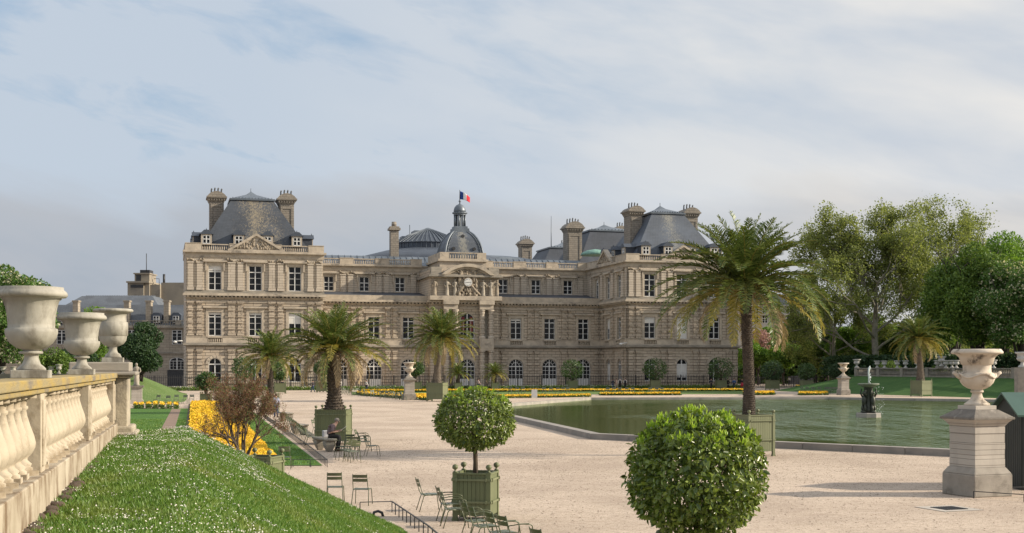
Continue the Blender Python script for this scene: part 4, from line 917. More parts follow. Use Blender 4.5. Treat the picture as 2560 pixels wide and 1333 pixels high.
# ------------------------------------------------------------------ fountain
MT['bronze'] = mat('dark_bronze', (.03, .032, .028), (.06, .065, .05), rough=.45, metal=.5, scale=4, bmp=.6, bscale=9, bdist=.04)
MT['basin'] = mat('wet_basin_stone', (.16, .17, .13), (.07, .09, .055), rough=.6, scale=2, bmp=.4)
fp = gp(2175, 1044, .03); foun = empty('fountain', (fp.x, fp.y+.4, .03), 0, 'dark sculpted fountain with cherubs holding a wide bowl in the middle of the pool', 'fountain')
m = MB(); m.lathe([(.9, -.1), (.9, .28), (.86, .33), (.6, .33)], n=8, smooth=False, ang=R(22)); m.build('base', MT['kerb'], foun)
m = MB(); m.lathe([(.42, .3), (.4, .6), (.3, 1.0), (.28, 1.8), (.36, 2.2), (.4, 2.25)], n=12); r_ = random.Random(5)
m.build('column', MT['bronze'], foun)
for k in range(4):
    a = R(k*90+30); c, s = math.cos(a), math.sin(a); m = MB(); P_ = lambda r, z, q=0: (c*r-s*q, s*r+c*q, z)
    m.tube([P_(.42, .36, -.1), P_(.52, .62, -.13), P_(.42, .95, -.08)], [.09, .09, .12], 8); m.tube([P_(.42, .36, .14), P_(.46, .66, .16), P_(.42, .95, .08)], [.08, .09, .12], 8)
    m.tube([P_(.42, .9), P_(.45, 1.15), P_(.40, 1.45), P_(.42, 1.6)], [.16, .17, .19, .08], 9); m.ball(P_(.45, 1.76), .14, 9, 7, (1, 1, 1.15))
    for q in (-1, 1): m.tube([P_(.42, 1.5, q*.17), P_(.55, 1.75, q*.26), P_(.5, 2.1, q*.2)], [.075, .06, .05], 7)
    m.ball(P_(.5, .42), .2, 7, 5, (1.1, 1.1, .5)); m.build('cherub', MT['bronze'], foun)
m = MB(); m.lathe([(.3, 2.2), (.5, 2.26), (.62, 2.34), (.74, 2.38), (.78, 2.42), (.78, 2.48), (.7, 2.5), (.6, 2.46), (.01, 2.44)], n=28, lob=lambda a, z: 1+.03*math.cos(8*a)); m.build('bowl', MT['basin'], foun)
MT['foam'] = mat('white_water', (.62, .66, .66), (.45, .5, .5), rough=.3, scale=8)
m = MB(); r_ = random.Random(8)
m.tube([(.0, 0, 2.45), (.02, 0, 2.9), (.0, 0, 3.3), (.03, 0, 3.62), (.1, 0, 3.74), (.16, 0, 3.6)], [.04, .05, .06, .07, .06, .03], 7)
for i in range(36): z = r_.uniform(2.5, 3.6); m.ball((r_.gauss(.08, .05+.03*(3.7-z)), r_.gauss(0, .05), z), r_.uniform(.018, .045), 5, 4, (1, 1, 1.6))
for i in range(60): a = r_.uniform(-1.2, .9); z = r_.uniform(.2, 2.3); rr = .82+.14*(2.4-z)/2.4+r_.uniform(-.05, .25); m.ball((math.cos(a)*rr, math.sin(a)*rr, z), r_.uniform(.008, .02), 4, 4, (1, 1, 2))
m.build('water_jet', MT['foam'], foun)
# ------------------------------------------------------------------ palace railing
MT['rail_iron'] = mat('railing_paint', (.02, .021, .024), (.028, .028, .03), rough=.6)
def railing(p0, p1, h, label, pitch=.30, post=4.2, kerbh=.2, z0=0.0, thick=.062):
    a, b = Vector(p0), Vector(p1); L = (b-a).length; ang = math.atan2(b.y-a.y, b.x-a.x)
    o = empty('iron_railing', (a.x, a.y, z0), ang, label, 'railing')
    m = MB(); n = int(L/pitch)
    for i in range(n): x = (i+.5)*L/n; m.box(x-thick/2, x+thick/2, -thick/2, thick/2, .1, h-.1); m.taper((x, 0), (thick*.7, thick*.7), (.004, .004), h-.1, h+.04)
    m.build('bars', MT['rail_iron'], o)
    m = MB()
    for z in (.22, h-.32): m.box(0, L, -.03, .03, z, z+.05)
    m.build('cross_rail', MT['rail_iron'], o)
    pme = MB().box(-.06, .06, -.065, .065, 0, h+.02).mesh('post', MT['rail_iron'])
    for i in range(int(L/post)+1): link('post', pme, o, (i*post, 0, 0))
    MB().box(0, L, -.2, .2, -.05, kerbh).build('kerb', MT['kerb'], o); return o
def palp(t, yb, z=0): return (PX0+t*cT-yb*sT, PY0+t*sT+yb*cT)
railing(palp(-9, -2.6), palp(97, -2.6), 2.35, 'long black iron railing in front of the whole palace')
q0 = palp(97, -2.6); railing(q0, (q0[0]+17, q0[1]+6), 2.1, 'iron railing running on to the right of the palace under the trees', pitch=.35)
m = MB(); q1 = palp(-9, -1.5); MB().slab([palp(-9.5, -2.2), palp(-9, 5), (-80, 215), (-80, 200)], -.05, .05).build('ground', MT['gravel'])['kind'] = 'structure'
# low border of plants along the foot of the railing
# ------------------------------------------------------------------ right terrace: slope, wall, balustrade, urns
q = [(44.5, 186), (52.8, 200), (62.8, 158), (70, 145)]
tA, tB = Vector((52.8, 199, 0)), Vector((66.5, 150.0, 0))
fA, fB = Vector((44.8, 184, 0)), Vector((60.8, 146, 0))
hz = 2.35
m = MB(); vs = []
NS = 12
for i in range(NS+1):
    f = i/NS; t_ = tA.lerp(tB, f); b_ = fA.lerp(fB, f)
    for j in range(9): g_ = j/8; p = b_.lerp(t_, g_); vs.append((p.x, p.y, hz*(g_**1.1) if g_ < .98 else hz))
m.add(vs, [(i*9+j, i*9+j+1, (i+1)*9+j+1, (i+1)*9+j) for i in range(NS) for j in range(8)], True)
m.add([(tA.x, tA.y, hz), (fA.x, fA.y, 0), (tA.x-12, tA.y+3, 0)], [(0, 1, 2)])
m.add([(tA.x, tA.y, hz), (tB.x, tB.y, hz), (tB.x+90, tB.y+60, hz), (tA.x+60, tA.y+90, hz), (tA.x+2, tA.y+30, hz)], [(0, 1, 2, 3, 4)])
st(m.build('terrace_slope_terrain', MT['lawn_d']))
MT['tbal'] = mat('terrace_balustrade_stone', (.27, .245, .21), (.18, .165, .145), rough=.9, scale=1.5)
dv = (tB-tA); L = dv.length; ang = math.atan2(dv.y, dv.x)
tb = empty('terrace_balustrade', (tA.x, tA.y, hz), ang, 'weathered stone balustrade along the top of the right hand grass slope', 'balustrade')
m = MB(); m.box(0, L, -.18, .18, -.3, .18); m.build('plinth', MT['tbal'], tb)
m = MB(); m.box(0, L, -.2, .2, 1.05, 1.22); m.build('rail', MT['tbal'], tb)
m = MB(); x = .9
while x < L-.5: m.lathe([(.09, 0), (.14, .25), (.06, .7), (.09, .87)], (x, 0, .18), 6); x += .34
o = m.build('balusters', MT['tbal'], tb)
for i in range(9): x = .35+i*(L-.7)/8; MB().box(x-.35, x+.35, -.28, .28, -.3, 1.3).build('pier', MT['tbal'], tb)
MT['urn_s'] = mat('terrace_urn_stone', (.46, .45, .43), (.34, .33, .31), rough=.8, scale=3)
ume = MB().lathe(UF_, n=16).mesh('stone_urn', MT['urn_s']); first = True
dsc = {2142: 'urn on the terrace balustrade just right of the pool-side pedestal urn', 2193: 'urn on the terrace balustrade left of the far orange tree crown', 2211: 'small urn half hidden behind the round orange tree crown', 2243: 'urn above the right edge of the round orange tree crown', 2264: 'urn on the terrace left of the far palm trunk', 2293: 'urn partly behind the far palm trunk', 2343: 'first of the urns in the row right of the far palm', 2354: 'taller urn raised on a block right of the far palm', 2365: 'urn right of the raised urn on the terrace', 2380: 'urn just left of the big foreground urn rim', 2391: 'leafy topped small urn beside the big foreground urn', 2484: 'urn right behind the big foreground urn neck'}
for px in sorted(dsc):
    k = (px-CX)/F; f = (k*tA.y-tA.x)/((tB.x-tA.x)-k*(tB.y-tA.y)); p = tA.lerp(tB, f)
    o = link('stone_urn', ume, None, (p.x, p.y, hz+1.22+(.25 if px == 2354 else 0))); s_ = 1.25 if px in (2142, 2354) else 1.0; o.scale = (.95*s_, .95*s_, .95*s_)
    tag(o, dsc[px], 'urn', 'urns along the right terrace balustrade')
    if px == 2354: MB().box(-.6, .6, -.5, .5, -.27, 0).build('socle', MT['tbal'], o)
p = at(2556, 148); o = MB().lathe([(r*1.6, z*1.6) for r, z in UF_], n=20).build('stone_urn', MT['urn_s'], None, (p.x, p.y, 3.65)); tag(o, 'wide pale urn on the square pier at the right edge above the hut', 'urn')
o = MB().box(-.7, .7, -.6, .6, 0, 3.65).build('stone_pier', MT['tbal'], None, (p.x, p.y, 0)); tag(o, 'square stone pier at the right edge carrying a wide urn', 'pier')
# curved retaining wall right of the palace, ramp
m = MB(); W0 = [gp(x, y) for x, y in ((1850, 962), (1930, 961), (2000, 962), (2050, 964), (2076, 966))]
top = [2.0, 2.0, 2.2, 2.35, 2.4]
for i in range(4):
    a, b = W0[i], W0[i+1]; m.add([(a.x, a.y+14, 0), (b.x, b.y+14, 0), (b.x, b.y+14, top[i+1]-1.0+.25*i), (a.x, a.y+14, top[i]-1.0+.25*i), (a.x, a.y+14.6, 0), (b.x, b.y+14.6, 0), (b.x, b.y+14.6, top[i+1]-1.0+.25*i), (a.x, a.y+14.6, top[i]-1+.25*i)], [(0, 1, 2, 3), (3, 2, 6, 7), (4, 7, 6, 5), (0, 3, 7, 4), (1, 5, 6, 2)])
MT['wall_b'] = mat('blue_grey_wall', (.10, .105, .12), (.075, .08, .09), rough=.9); tag(m.build('retaining_wall', MT['wall_b']), 'curved dark grey retaining wall right of the palace', 'wall')
# ------------------------------------------------------------------ left mound, statue
m = MB(); vs = []
for j in range(13):
    for i in range(17):
        px = 230+i*15; f = i/16; Y = 133+j*4; zz = max(0, 2.55*(1-max(0, (px-350))/112)) if px > 350 else 2.55
        zz *= min(1, j/5.0); p = at(px, Y); vs.append((p.x, p.y, max(zz-.03, -.05)))
m.add(vs, [(j*17+i, j*17+i+1, (j+1)*17+i+1, (j+1)*17+i) for j in range(12) for i in range(16)], True); st(m.build('mound_terrain', MT['lawn_p']))
p = at(342, 131); sp_ = empty('statue_pedestal', (p.x, p.y, 0), R(14), 'plain stone pedestal carrying the marble statue beside the left pier', 'pedestal')
MB().box(-.62, .62, -.62, .62, 0, .4).box(-.52, .52, -.52, .52, .4, 1.65).build('block', MT['ped'], sp_); MB().box(-.68, .68, -.68, .68, 1.65, 1.85).build('cap', MT['ped_c'], sp_)
s_ = figure_mb(2.3, 4).build('marble_statue', MT['statue'], None, (p.x, p.y, 1.85)); tag(s_, 'weathered marble statue of a draped woman on a pedestal beside the left pier', 'statue')
# ------------------------------------------------------------------ buildings behind
MT['lb'] = masonry('left_building_stone', (.38, .33, .26), (.32, .275, .22), (.12, .10, .08), cw=1.2, ch=.5, mortar=.02)
lb = empty('side_building', (0, 0, 0), 0, 'long low stone wing with grey slate roofs and chimneys left of the palace', 'building')
YB = 252.0; X_ = lambda px, Y=YB: (px-CX)*Y/F
x0, x1 = X_(-60), X_(500)
m = MB(); m.box(x0, x1, YB, YB+12, 0, 11.6); m.build('wall', MT['lb'], lb)
m = MB(); m.box(x0, x1, YB-.5, YB+.3, 11.3, 11.65); m.box(x0, x1, YB-.25, YB-.002, 6.3, 6.6)
xx = x0
while xx < x1: baluster_row(m, xx+.8, xx+6.5, 11.65, 12.75, YB-.2, .3, .45); m.box(xx-.1, xx+.8, YB-.3, YB+.2, 11.65, 12.8); xx += 6.5
m.build('cornice', MT['ledge'], lb)
m = MB(); m.taper(((x0+x1)/2, YB+6.5), ((x1-x0)/2, 6), ((x1-x0)/2-2, 2.0), 11.7, 16.0); lr = m.build('roof', MT['slate_p'], lb)
for px in (184, 312, 367, 412):
    x = X_(px); MB().box(x-.5, x+.5, YB+1, YB+2.4, 12, 16.4).box(x-.65, x+.65, YB+.9, YB+2.5, 16.4, 16.7).build('chimney', MT['lb'], lr)
for px in (157, 388, 437):
    x = X_(px); d = MB().prism([(x-1, 12.2), (x+1, 12.2), (x+1, 13.8), (x+.5, 14.3), (x-.5, 14.3), (x-1, 13.8)], YB+.8, YB+3.5).build('dormer', MT['zinc_d'], lr)
    f, pn = WK['dorm']; o = link('window', f, d, (x, YB+.72, 12.3)); link('pane', pn, o)
for px, py, k in ((155, 845, 'first'), (197, 910, 'first'), (443, 845, 'first'), (95, 845, 'first'), (235, 845, 'first'), (283, 845, 'first'), (330, 845, 'first'), (380, 845, 'first')):
    x = X_(px); f, pn = WK[k]; o = link('window', f, lb, (x, YB-.08, zat(py+16, YB))); o.scale = (.95, 1, .72); link('pane', pn, o)
x = X_(443); f, pn = WK['arch1']; o = link('window', f, lb, (x, YB-.08, 3.2)); o.scale = (1.1, 1, .5); link('pane', pn, o)
MB().box(x-1.9, x+1.9, YB-.1, YB-.003, 0, 3.1).build('gateway', MT['iron'], lb)
rb = empty('rear_building', (0, 0, 0), 0, 'rear roof and blank beige walls with a rooftop tower and aerials behind the side wing', 'building')
YR = 300.0; m = MB(); m.box(X_(338, YR), X_(400, YR), YR, YR+10, 0, zat(712, YR)); m.box(X_(399.8, YR), X_(475, YR), YR+1, YR+14, 0, zat(706, YR)); m.box(X_(322, YR), X_(362, YR), YR-1, YR+8, 0, zat(708, YR)); m.box(X_(338, YR), X_(375, YR), YR-.5, YR+5, 0, zat(686, YR)); m.box(X_(320, YR), X_(377, YR), YR-1.5, YR+8.5, zat(708, YR), zat(704, YR)); m.box(X_(336, YR), X_(377, YR), YR-.9, YR+5.5, zat(686, YR), zat(683, YR))
MT['render'] = mat('beige_render', (.30, .26, .20), (.24, .21, .17), rough=.9, scale=.3, c3=(.16, .14, .12), s3=.25)
m.build('wall', MT['render'], rb)
m = MB(); m.box(X_(342, YR), X_(354, YR), YR-.6, YR-.4, zat(704, YR), zat(688, YR)); m.box(X_(330, YR), X_(362, YR), YR-1.1, YR-.95, zat(720, YR), zat(713, YR)); m.build('louvre', MT['iron'], rb)
m = MB(); m.box(X_(350, YR), X_(374, YR), YR, YR+3, zat(683, YR), zat(675, YR)); m.tube([(X_(366, YR), YR, zat(683, YR)), (X_(366, YR), YR, zat(634, YR))], .09, 5); m.build('aerial', MT['iron'], rb); m = MB(); m.tube([(X_(404, YR), YR+2, zat(712, YR)), (X_(404, YR), YR+2, zat(684, YR))], .3, 5); m.build('flue', MT['iron'], rb); m = MB(); m.tube([(X_(385, YR), YR, zat(697, YR)), (X_(398, YR), YR, zat(697, YR)), (X_(398, YR), YR, zat(712, YR))], .07, 4); m.build('aerial', MT['iron'], rb)
YM = 275.0; m = MB(); a, b = X_(150, YM), X_(400, YM); zt = zat(737, YM); zb2 = zat(770, YM); m.taper(((a+b)/2, YM+8), ((b-a)/2, 8), ((b-a)/2-3, 3), zb2, zt); m.box(a, b, YM, YM+16, 0, zb2)
for i in range(40): m.ball((a+3+i*(b-a-6)/40, YM+8, zt+.1), .22, 4, 4)
o = m.build('roof', MT['slate_p'], rb)
YH = 330.0; hb = empty('street_building', (0, 0, 0), 0, 'pale street building with tall shuttered windows half hidden behind palm fronds and trees', 'building')
MT['cream'] = mat('cream_stucco', (.42, .40, .36), (.34, .325, .30), rough=.9, scale=.4)
MB().box(X_(1848, YH), X_(2075, YH), YH, YH+15, 0, zat(764, YH)).build('wall', MT['cream'], hb)
MB().taper(((X_(1848, YH)+X_(2075, YH))/2, YH+7), (11.9, 7.5), (10.5, 4.5), zat(764, YH), zat(735, YH)).build('roof', MT['slate'], hb)
MB().box(X_(1846, YH), X_(2077, YH), YH-.7, YH-.002, zat(788, YH), zat(785, YH)).box(X_(1846, YH), X_(2077, YH), YH-.5, YH-.003, zat(766, YH), zat(763, YH)).build('cornice', MT['cream'], hb)
for py in (775, 800):
    for px in (1868, 1890, 1912, 1945, 1973, 2010, 2040):
        f, pn = WK['main2']; o = link('window', f, hb, (X_(px, YH), YH-.05, zat(py+8, YH))); o.scale = (.75, 1, .75); link('pane', pn, o)


# pebbles on the nearer gravel
MT['pebble'] = mat('pebbles', (.34, .27, .21), (.14, .105, .08), rough=.9, scale=9)
def in_poly(x_, y_, pa):
    c_ = False; j_ = len(pa)-1
    for i_ in range(len(pa)):
        if (pa[i_][1] > y_) != (pa[j_][1] > y_) and x_ < (pa[j_][0]-pa[i_][0])*(y_-pa[i_][1])/(pa[j_][1]-pa[i_][1])+pa[i_][0]: c_ = not c_
        j_ = i_
    return c_
g = np.random.default_rng(404); n = 34000; f = g.random(n)**.6; Y = 27+f*40; X = (g.random(n)-.5)*.85*Y; P = np.stack([X, Y, np.full(n, .004)], 1); P = P[(X+.245*Y > 5.1)]
P = P[~np.array([in_poly(q[0], q[1], ou) for q in P])]; r = .007+.017*g.random(len(P))**2
V = np.stack([np.stack([P[:, 0]+r*math.cos(a)*1.2, P[:, 1]+r*math.sin(a), P[:, 2]+r*.6*(.5+.5*math.sin(a))], 1) for a in np.linspace(0, 2*math.pi, 5, endpoint=False)], 1)
o = link('pebbles', tri_mesh('pebbles', V, 5, MT['pebble'])); tag(o, kind='stuff')
# ------------------------------------------------------------------ vegetation
LM = {
 'orange': leaf_mat('orange_leaves', (.05, .095, .012), (.24, .31, .06), transl=.3, rough=.3, gloss=.6),
 'shoot': leaf_mat('young_orange_leaves', (.22, .38, .03), (.42, .55, .08), transl=.45, rough=.4),
 'orange_far': leaf_mat('far_orange_leaves', (.030, .07, .018), (.09, .16, .04), transl=.3, rough=.4),
 'palm': leaf_mat('palm_leaflets', (.045, .085, .018), (.20, .25, .075), transl=.25, rough=.38, gloss=.4),
 'palm_y': leaf_mat('yellow_palm_leaflets', (.20, .19, .04), (.36, .29, .07), transl=.35, rough=.5),
 'palm_d': leaf_mat('dry_palm_leaflets', (.26, .19, .11), (.42, .33, .21), transl=.2, rough=.8),
 'plane': leaf_mat('plane_tree_leaves', (.13, .17, .05), (.33, .37, .13), transl=.5, rough=.6, gloss=.3),
 'chest': leaf_mat('chestnut_leaves', (.05, .11, .022), (.19, .28, .055), transl=.35, rough=.5, gloss=.3),
 'chest_f': leaf_mat('flowering_chestnut_leaves', (.045, .10, .025), (.14, .25, .06), transl=.35, rough=.5, gloss=.3, accent=(.60, .58, .42), acc=.84),
 'dark': leaf_mat('dark_tree_leaves', (.022, .052, .024), (.06, .11, .042), transl=.25, rough=.5, gloss=.3),
 'mid': leaf_mat('young_tree_leaves', (.07, .12, .03), (.18, .26, .07), transl=.45, rough=.5, gloss=.3),
 'bright': leaf_mat('fresh_leaves', (.10, .20, .03), (.22, .36, .06), transl=.45, rough=.5),
 'red': leaf_mat('reddish_twigs', (.16, .07, .045), (.30, .15, .09), transl=.3, rough=.6),
 'bud': leaf_mat('bud_leaves', (.10, .045, .025), (.24, .12, .065), transl=.3, rough=.6, accent=(.12, .16, .04), acc=.8),
 'yellow': leaf_mat('yellow_petals', (.75, .43, .01), (.95, .65, .03), transl=.15, rough=.6, accent=(.55, .22, .01), acc=.93),
 'bedleaf': leaf_mat('bedding_leaves', (.05, .10, .02), (.12, .19, .05), transl=.3),
 'white': leaf_mat('white_flowers', (.55, .55, .5), (.75, .74, .68), transl=.2),
 'pink': leaf_mat('pink_blossom', (.36, .20, .22), (.5, .32, .33), transl=.3),
}
MT['bark'] = mat('brown_bark', (.10, .075, .05), (.05, .038, .028), rough=.9, scale=6, bmp=.6, bscale=14, stretch=(1, 1, .3))
MT['planebark'] = mat('plane_bark', (.26, .24, .19), (.13, .12, .10), rough=.9, scale=1.2, bmp=.3)
MT['darkbark'] = mat('dark_bark', (.045, .035, .028), (.03, .024, .02), rough=.9, scale=4)
MT['palmbark'] = mat('palm_trunk_scales', (.10, .08, .062), (.045, .035, .027), rough=.95, scale=7, bmp=.7, bscale=20)
MT['palmbark_g'] = mat('grey_palm_trunk', (.20, .165, .13), (.12, .10, .08), rough=.95, scale=4, bmp=.6, bscale=14)
MT['core'] = mat('crown_inner_twigs', (.016, .028, .010), (.010, .018, .008), rough=1)
def lobes(center, rad, M_, lr, seed):
    g = np.random.default_rng(seed); d = unit(g.normal(size=(M_, 3))); d[:, 2] = np.abs(d[:, 2])*np.where(g.random(M_) < .75, 1, -.6)
    rr = g.random((M_, 1))**.4*.80; c = np.array(center)+d*rr*np.array(rad); r = lr*(.65+.7*g.random(M_)); return c, r
def crown_points(C, Rr, n, seed, shell=.45, squash=.8):
    g = np.random.default_rng(seed); i = g.choice(len(C), n, p=Rr**2/np.sum(Rr**2)); d = unit(g.normal(size=(n, 3))); d[:, 2] = d[:, 2]*squash
    q = (1-shell*g.random(n)**2)[:, None]; return C[i]+d*q*Rr[i][:, None], d
def crown(name, center, rad, M_, lr, n, size, mtl, seed, parent, shell=.45, aspect=.7, up=.3):
    C, Rr = lobes(center, rad, M_, lr, seed); P, d = crown_points(C, Rr, n, seed+1, shell)
    g = np.random.default_rng(seed+2); D = d+g.normal(0, .8, (n, 3)); nn = d+g.normal(0, .45, (n, 3)); nn[:, 2] += up
    L = size*(.6+.8*g.random(n)); return link(name, leaf_mesh(name, P, D, nn, L, L*aspect, LM[mtl]), parent)
def limbs(m, base, h, n, spread, r0, seed, mid=.35, tips=None, wig=.1):
    r_ = random.Random(seed)
    for i in range(n):
        a = 2*math.pi*i/n+r_.uniform(-.4, .4); s = spread*r_.uniform(.5, 1.0); z0 = base[2]+h*r_.uniform(mid*.8, mid*1.3); z1 = base[2]+h*r_.uniform(.7, .98)
        p = [Vector((base[0], base[1], z0))]; e = Vector((base[0]+math.cos(a)*s, base[1]+math.sin(a)*s, z1))
        for k in range(1, 6): f = k/5; q = p[0].lerp(e, f); q.z += h*.06*math.sin(math.pi*f); q += Vector([r_.uniform(-1, 1)*h*wig*.25 for _ in range(3)]); p.append(q)
        m.tube(p, [r0*(1-.85*k/5) for k in range(6)], 6)
        if tips is not None: tips += p[2:]
        for j in range(3):
            q = p[r_.randint(2, 4)]; e2 = q+Vector((r_.uniform(-1, 1), r_.uniform(-1, 1), r_.uniform(.1, 1)))*h*.17
            m.tube([q, q.lerp(e2, .5)+Vector((0, 0, h*.01)), e2], [r0*.4, r0*.25, r0*.08], 5)
            if tips is not None: tips += [q.lerp(e2, .6), e2]
def tree(name, label, loc, h, rad, trunk_h, tr, M_, lr, n, size, mtl, seed, bark='darkbark', group=None, core=True, cat='tree', shell=.45):
    o = empty(name, loc, 0, label, cat, group)
    m = MB(); m.tube([(0, 0, -.2), (.05, 0, trunk_h*.5), (0, .05, trunk_h), (0, 0, trunk_h+(h-trunk_h)*.5)], [tr*1.25, tr, tr*.85, tr*.4], 10)
    limbs(m, (0, 0, 0), h, 7, rad*.75, tr*.5, seed, mid=trunk_h/h*1.05); m.build('trunk', MT[bark], o)
    cz = (h+trunk_h)/2; crown('crown', (0, 0, cz), (rad, rad, (h-trunk_h)/2), M_, lr, n, size, mtl, seed, o, shell)
    return o
# planters
MT['pl'] = mat('planter_green_paint', (.135, .155, .075), (.115, .13, .065), rough=.55, scale=5, stretch=(1, 1, .25), bmp=.15, bscale=12, c3=(.09, .10, .055), s3=1.5, lo3=.6, hi3=.8)
MT['pl_l'] = mat('planter_pale_paint', (.17, .185, .10), (.145, .16, .085), rough=.55, scale=5, stretch=(1, 1, .25))
def planter_box(loc, rz, wd, h, label, mt='pl', detail=True, group='square green planter boxes'):
    o = empty('planter_box', loc, rz, label, 'planter', group); e = wd/2; ft = .12*h
    m = MB(); n = max(4, int(wd/.115))
    for s in range(4):
        M_ = Matrix.Rotation(s*math.pi/2, 3, 'Z')
        for i in range(n):
            x = -e+.05+(i+.5)*(wd-.1)/n; m.obox(M_@Vector((x, -e+.03, (ft+h)/2)), ((wd-.1)/n/2-.004, .018, (h-ft)/2), M_)
        m.obox(M_@Vector((0, -e+.055, (ft+h)/2)), (e-.05, .01, (h-ft)/2-.01), M_); m.obox(M_@Vector((0, -e+.02, h+.0)), (e-.02, .04, .02), M_)
    m.build('boards', MT[mt], o)
    m = MB(); m.box(-e+.07, e-.07, -e+.07, e-.07, h-.3, h-.08); m.build('soil', MT['soil'], o)
    pm = MB(); pm.box(-.055, .055, -.055, .055, 0.03, h+.03); pm.box(-.07, .07, -.07, .07, 0, .06); pme = pm.mesh('corner_post', MT[mt])
    fm = MB(); fm.lathe([(.045, 0), (.06, .015), (.02, .035), (.022, .06), (.06, .085), (.078, .13), (.06, .175), (.001, .2)], n=12); fme = fm.mesh('finial', MT[mt])
    for sx in (-1, 1):
        for sy_ in (-1, 1): p = link('corner_post', pme, o, (sx*(e-.045), sy_*(e-.045), 0)); link('finial', fme, p, (0, 0, h+.03))
    if detail:
        for z in (ft+.28*h, h*.87):
            m = MB()
            for s in range(4):
                M_ = Matrix.Rotation(s*math.pi/2, 3, 'Z'); m.obox(M_@Vector((0, -e-.022, z)), (e+.03, .012, .025), M_)
                for sx in (-1, 1): m.obox(M_@Vector((sx*(e-.1), -e-.035, z)), (.02, .02, .04), M_)
            m.build('iron_band', MT['pl_l'], o)
    return o
def round_tree(loc, r, rz_, label, seed, trunk_h=.75, n=2600, size=.13, mtl='orange_far', th=.05, multi=False, shoots=0, group='clipped trees in planters', cat='tree', squash=.93, offx=0, shell=.22, asp=.55):
    o = empty('orange_tree', loc, 0, label, cat, group); g = np.random.default_rng(seed)
    cz = trunk_h+r*squash
    m = MB()
    if multi:
        for k in range(4): a = k*1.6; m.tube([(0, 0, -.1), (.12*math.cos(a), .12*math.sin(a), trunk_h*.5), (.3*math.cos(a)*r, .3*math.sin(a)*r, trunk_h+r*.6)], [th*.8, th*.6, th*.3], 7)
    else: m.tube([(0, 0, -.1), (.01, 0, trunk_h*.5), (.0, .01, trunk_h), (0, 0, cz)], [th*1.2, th, th*.95, th*.5], 10)
    r_ = random.Random(seed)
    for i in range(14):
        a = r_.uniform(0, 6.28); b = r_.uniform(-.5, 1.2); e = Vector((math.cos(a)*math.cos(b), math.sin(a)*math.cos(b), math.sin(b)*squash))*r*.85
        m.tube([(0, 0, trunk_h+r*.25), Vector((0, 0, trunk_h+r*.5))+e*.4, Vector((0, 0, cz))+e], [th*.5, th*.3, th*.1], 5)
    m.build('trunk', MT['bark'], o)
    d = unit(g.normal(size=(n, 3))); lump = np.array([mnoise.noise((x[0]*2.6+seed, x[1]*2.6, x[2]*2.6)) for x in d]); lump2 = np.array([mnoise.noise((x[0]*7+seed, x[1]*7, x[2]*7)) for x in d])
    keep = lump2+.6*lump > -.30; d, lump = d[keep], lump[keep]; n = len(d)
    q = (r*(1+.10*lump+.05*lump2[keep])*(1-shell*g.random(n)**1.3)+.04*r*(g.random(n) > .96))[:, None]
    P = d*q*np.array([[1, 1, squash]])+np.array([[0, 0, cz]])
    D = d*.55+g.normal(0, .65, (n, 3)); D[:, 2] -= .42; nn = d+g.normal(0, .42, (n, 3)); L = size*(.45+.85*g.random(n)**1.3)
    link('crown', (oval_leaf_mesh if size < .2 else leaf_mesh)('crown', P, D, nn, L, L*asp, LM[mtl]), o)
    if shoots:
        d = unit(g.normal(size=(shoots*3, 3))); d = d[d[:, 2] > .45]; lump = np.array([mnoise.noise((x[0]*5+seed, x[1]*5, x[2]*5)) for x in d]); d = d[lump > -.12]; k = 7
        P = np.repeat(d*np.array([[1, 1, squash]])*r*.98+np.array([[0, 0, cz]]), k, 0)+g.normal(0, .02, (len(d)*k, 3)); P[:, 2] += np.repeat(g.random(len(d)), k)*.10-.02
        D = g.normal(0, .45, (len(P), 3)); D[:, 2] = .9+g.random(len(P)); L = size*(.4+.45*g.random(len(P)))
        link('young_shoots', oval_leaf_mesh('young_shoots', P, D, rdir(len(P)), L, L*.42, LM['shoot']), o)
    return o
# foreground orange trees
planter_box((at(1742, 18.8).x, 18.8, 0), R(8), .95, 1.12, 'green planter box of the big nearest orange tree, mostly below the picture')
round_tree((at(1742, 18.8).x, 18.8, 1.05), .99, 0, 'big leafy orange tree with bright new shoots, cut by the bottom edge', 21, trunk_h=.22, n=14500, size=.098, mtl='orange', th=.055, shoots=420, shell=.34, squash=.92)
pj = (at(1190, 31.9).x, 31.9)
planter_box((pj[0], pj[1], 0), R(-12), .93, 1.15, 'green planter box with ball finials under the middle clipped orange tree')
round_tree((pj[0]-.02, pj[1], 1.08), .965, 0, 'clipped round orange tree on a single stem behind the armchairs', 5, trunk_h=.62, n=12500, size=.088, mtl='orange', th=.06, shoots=200, squash=.78)
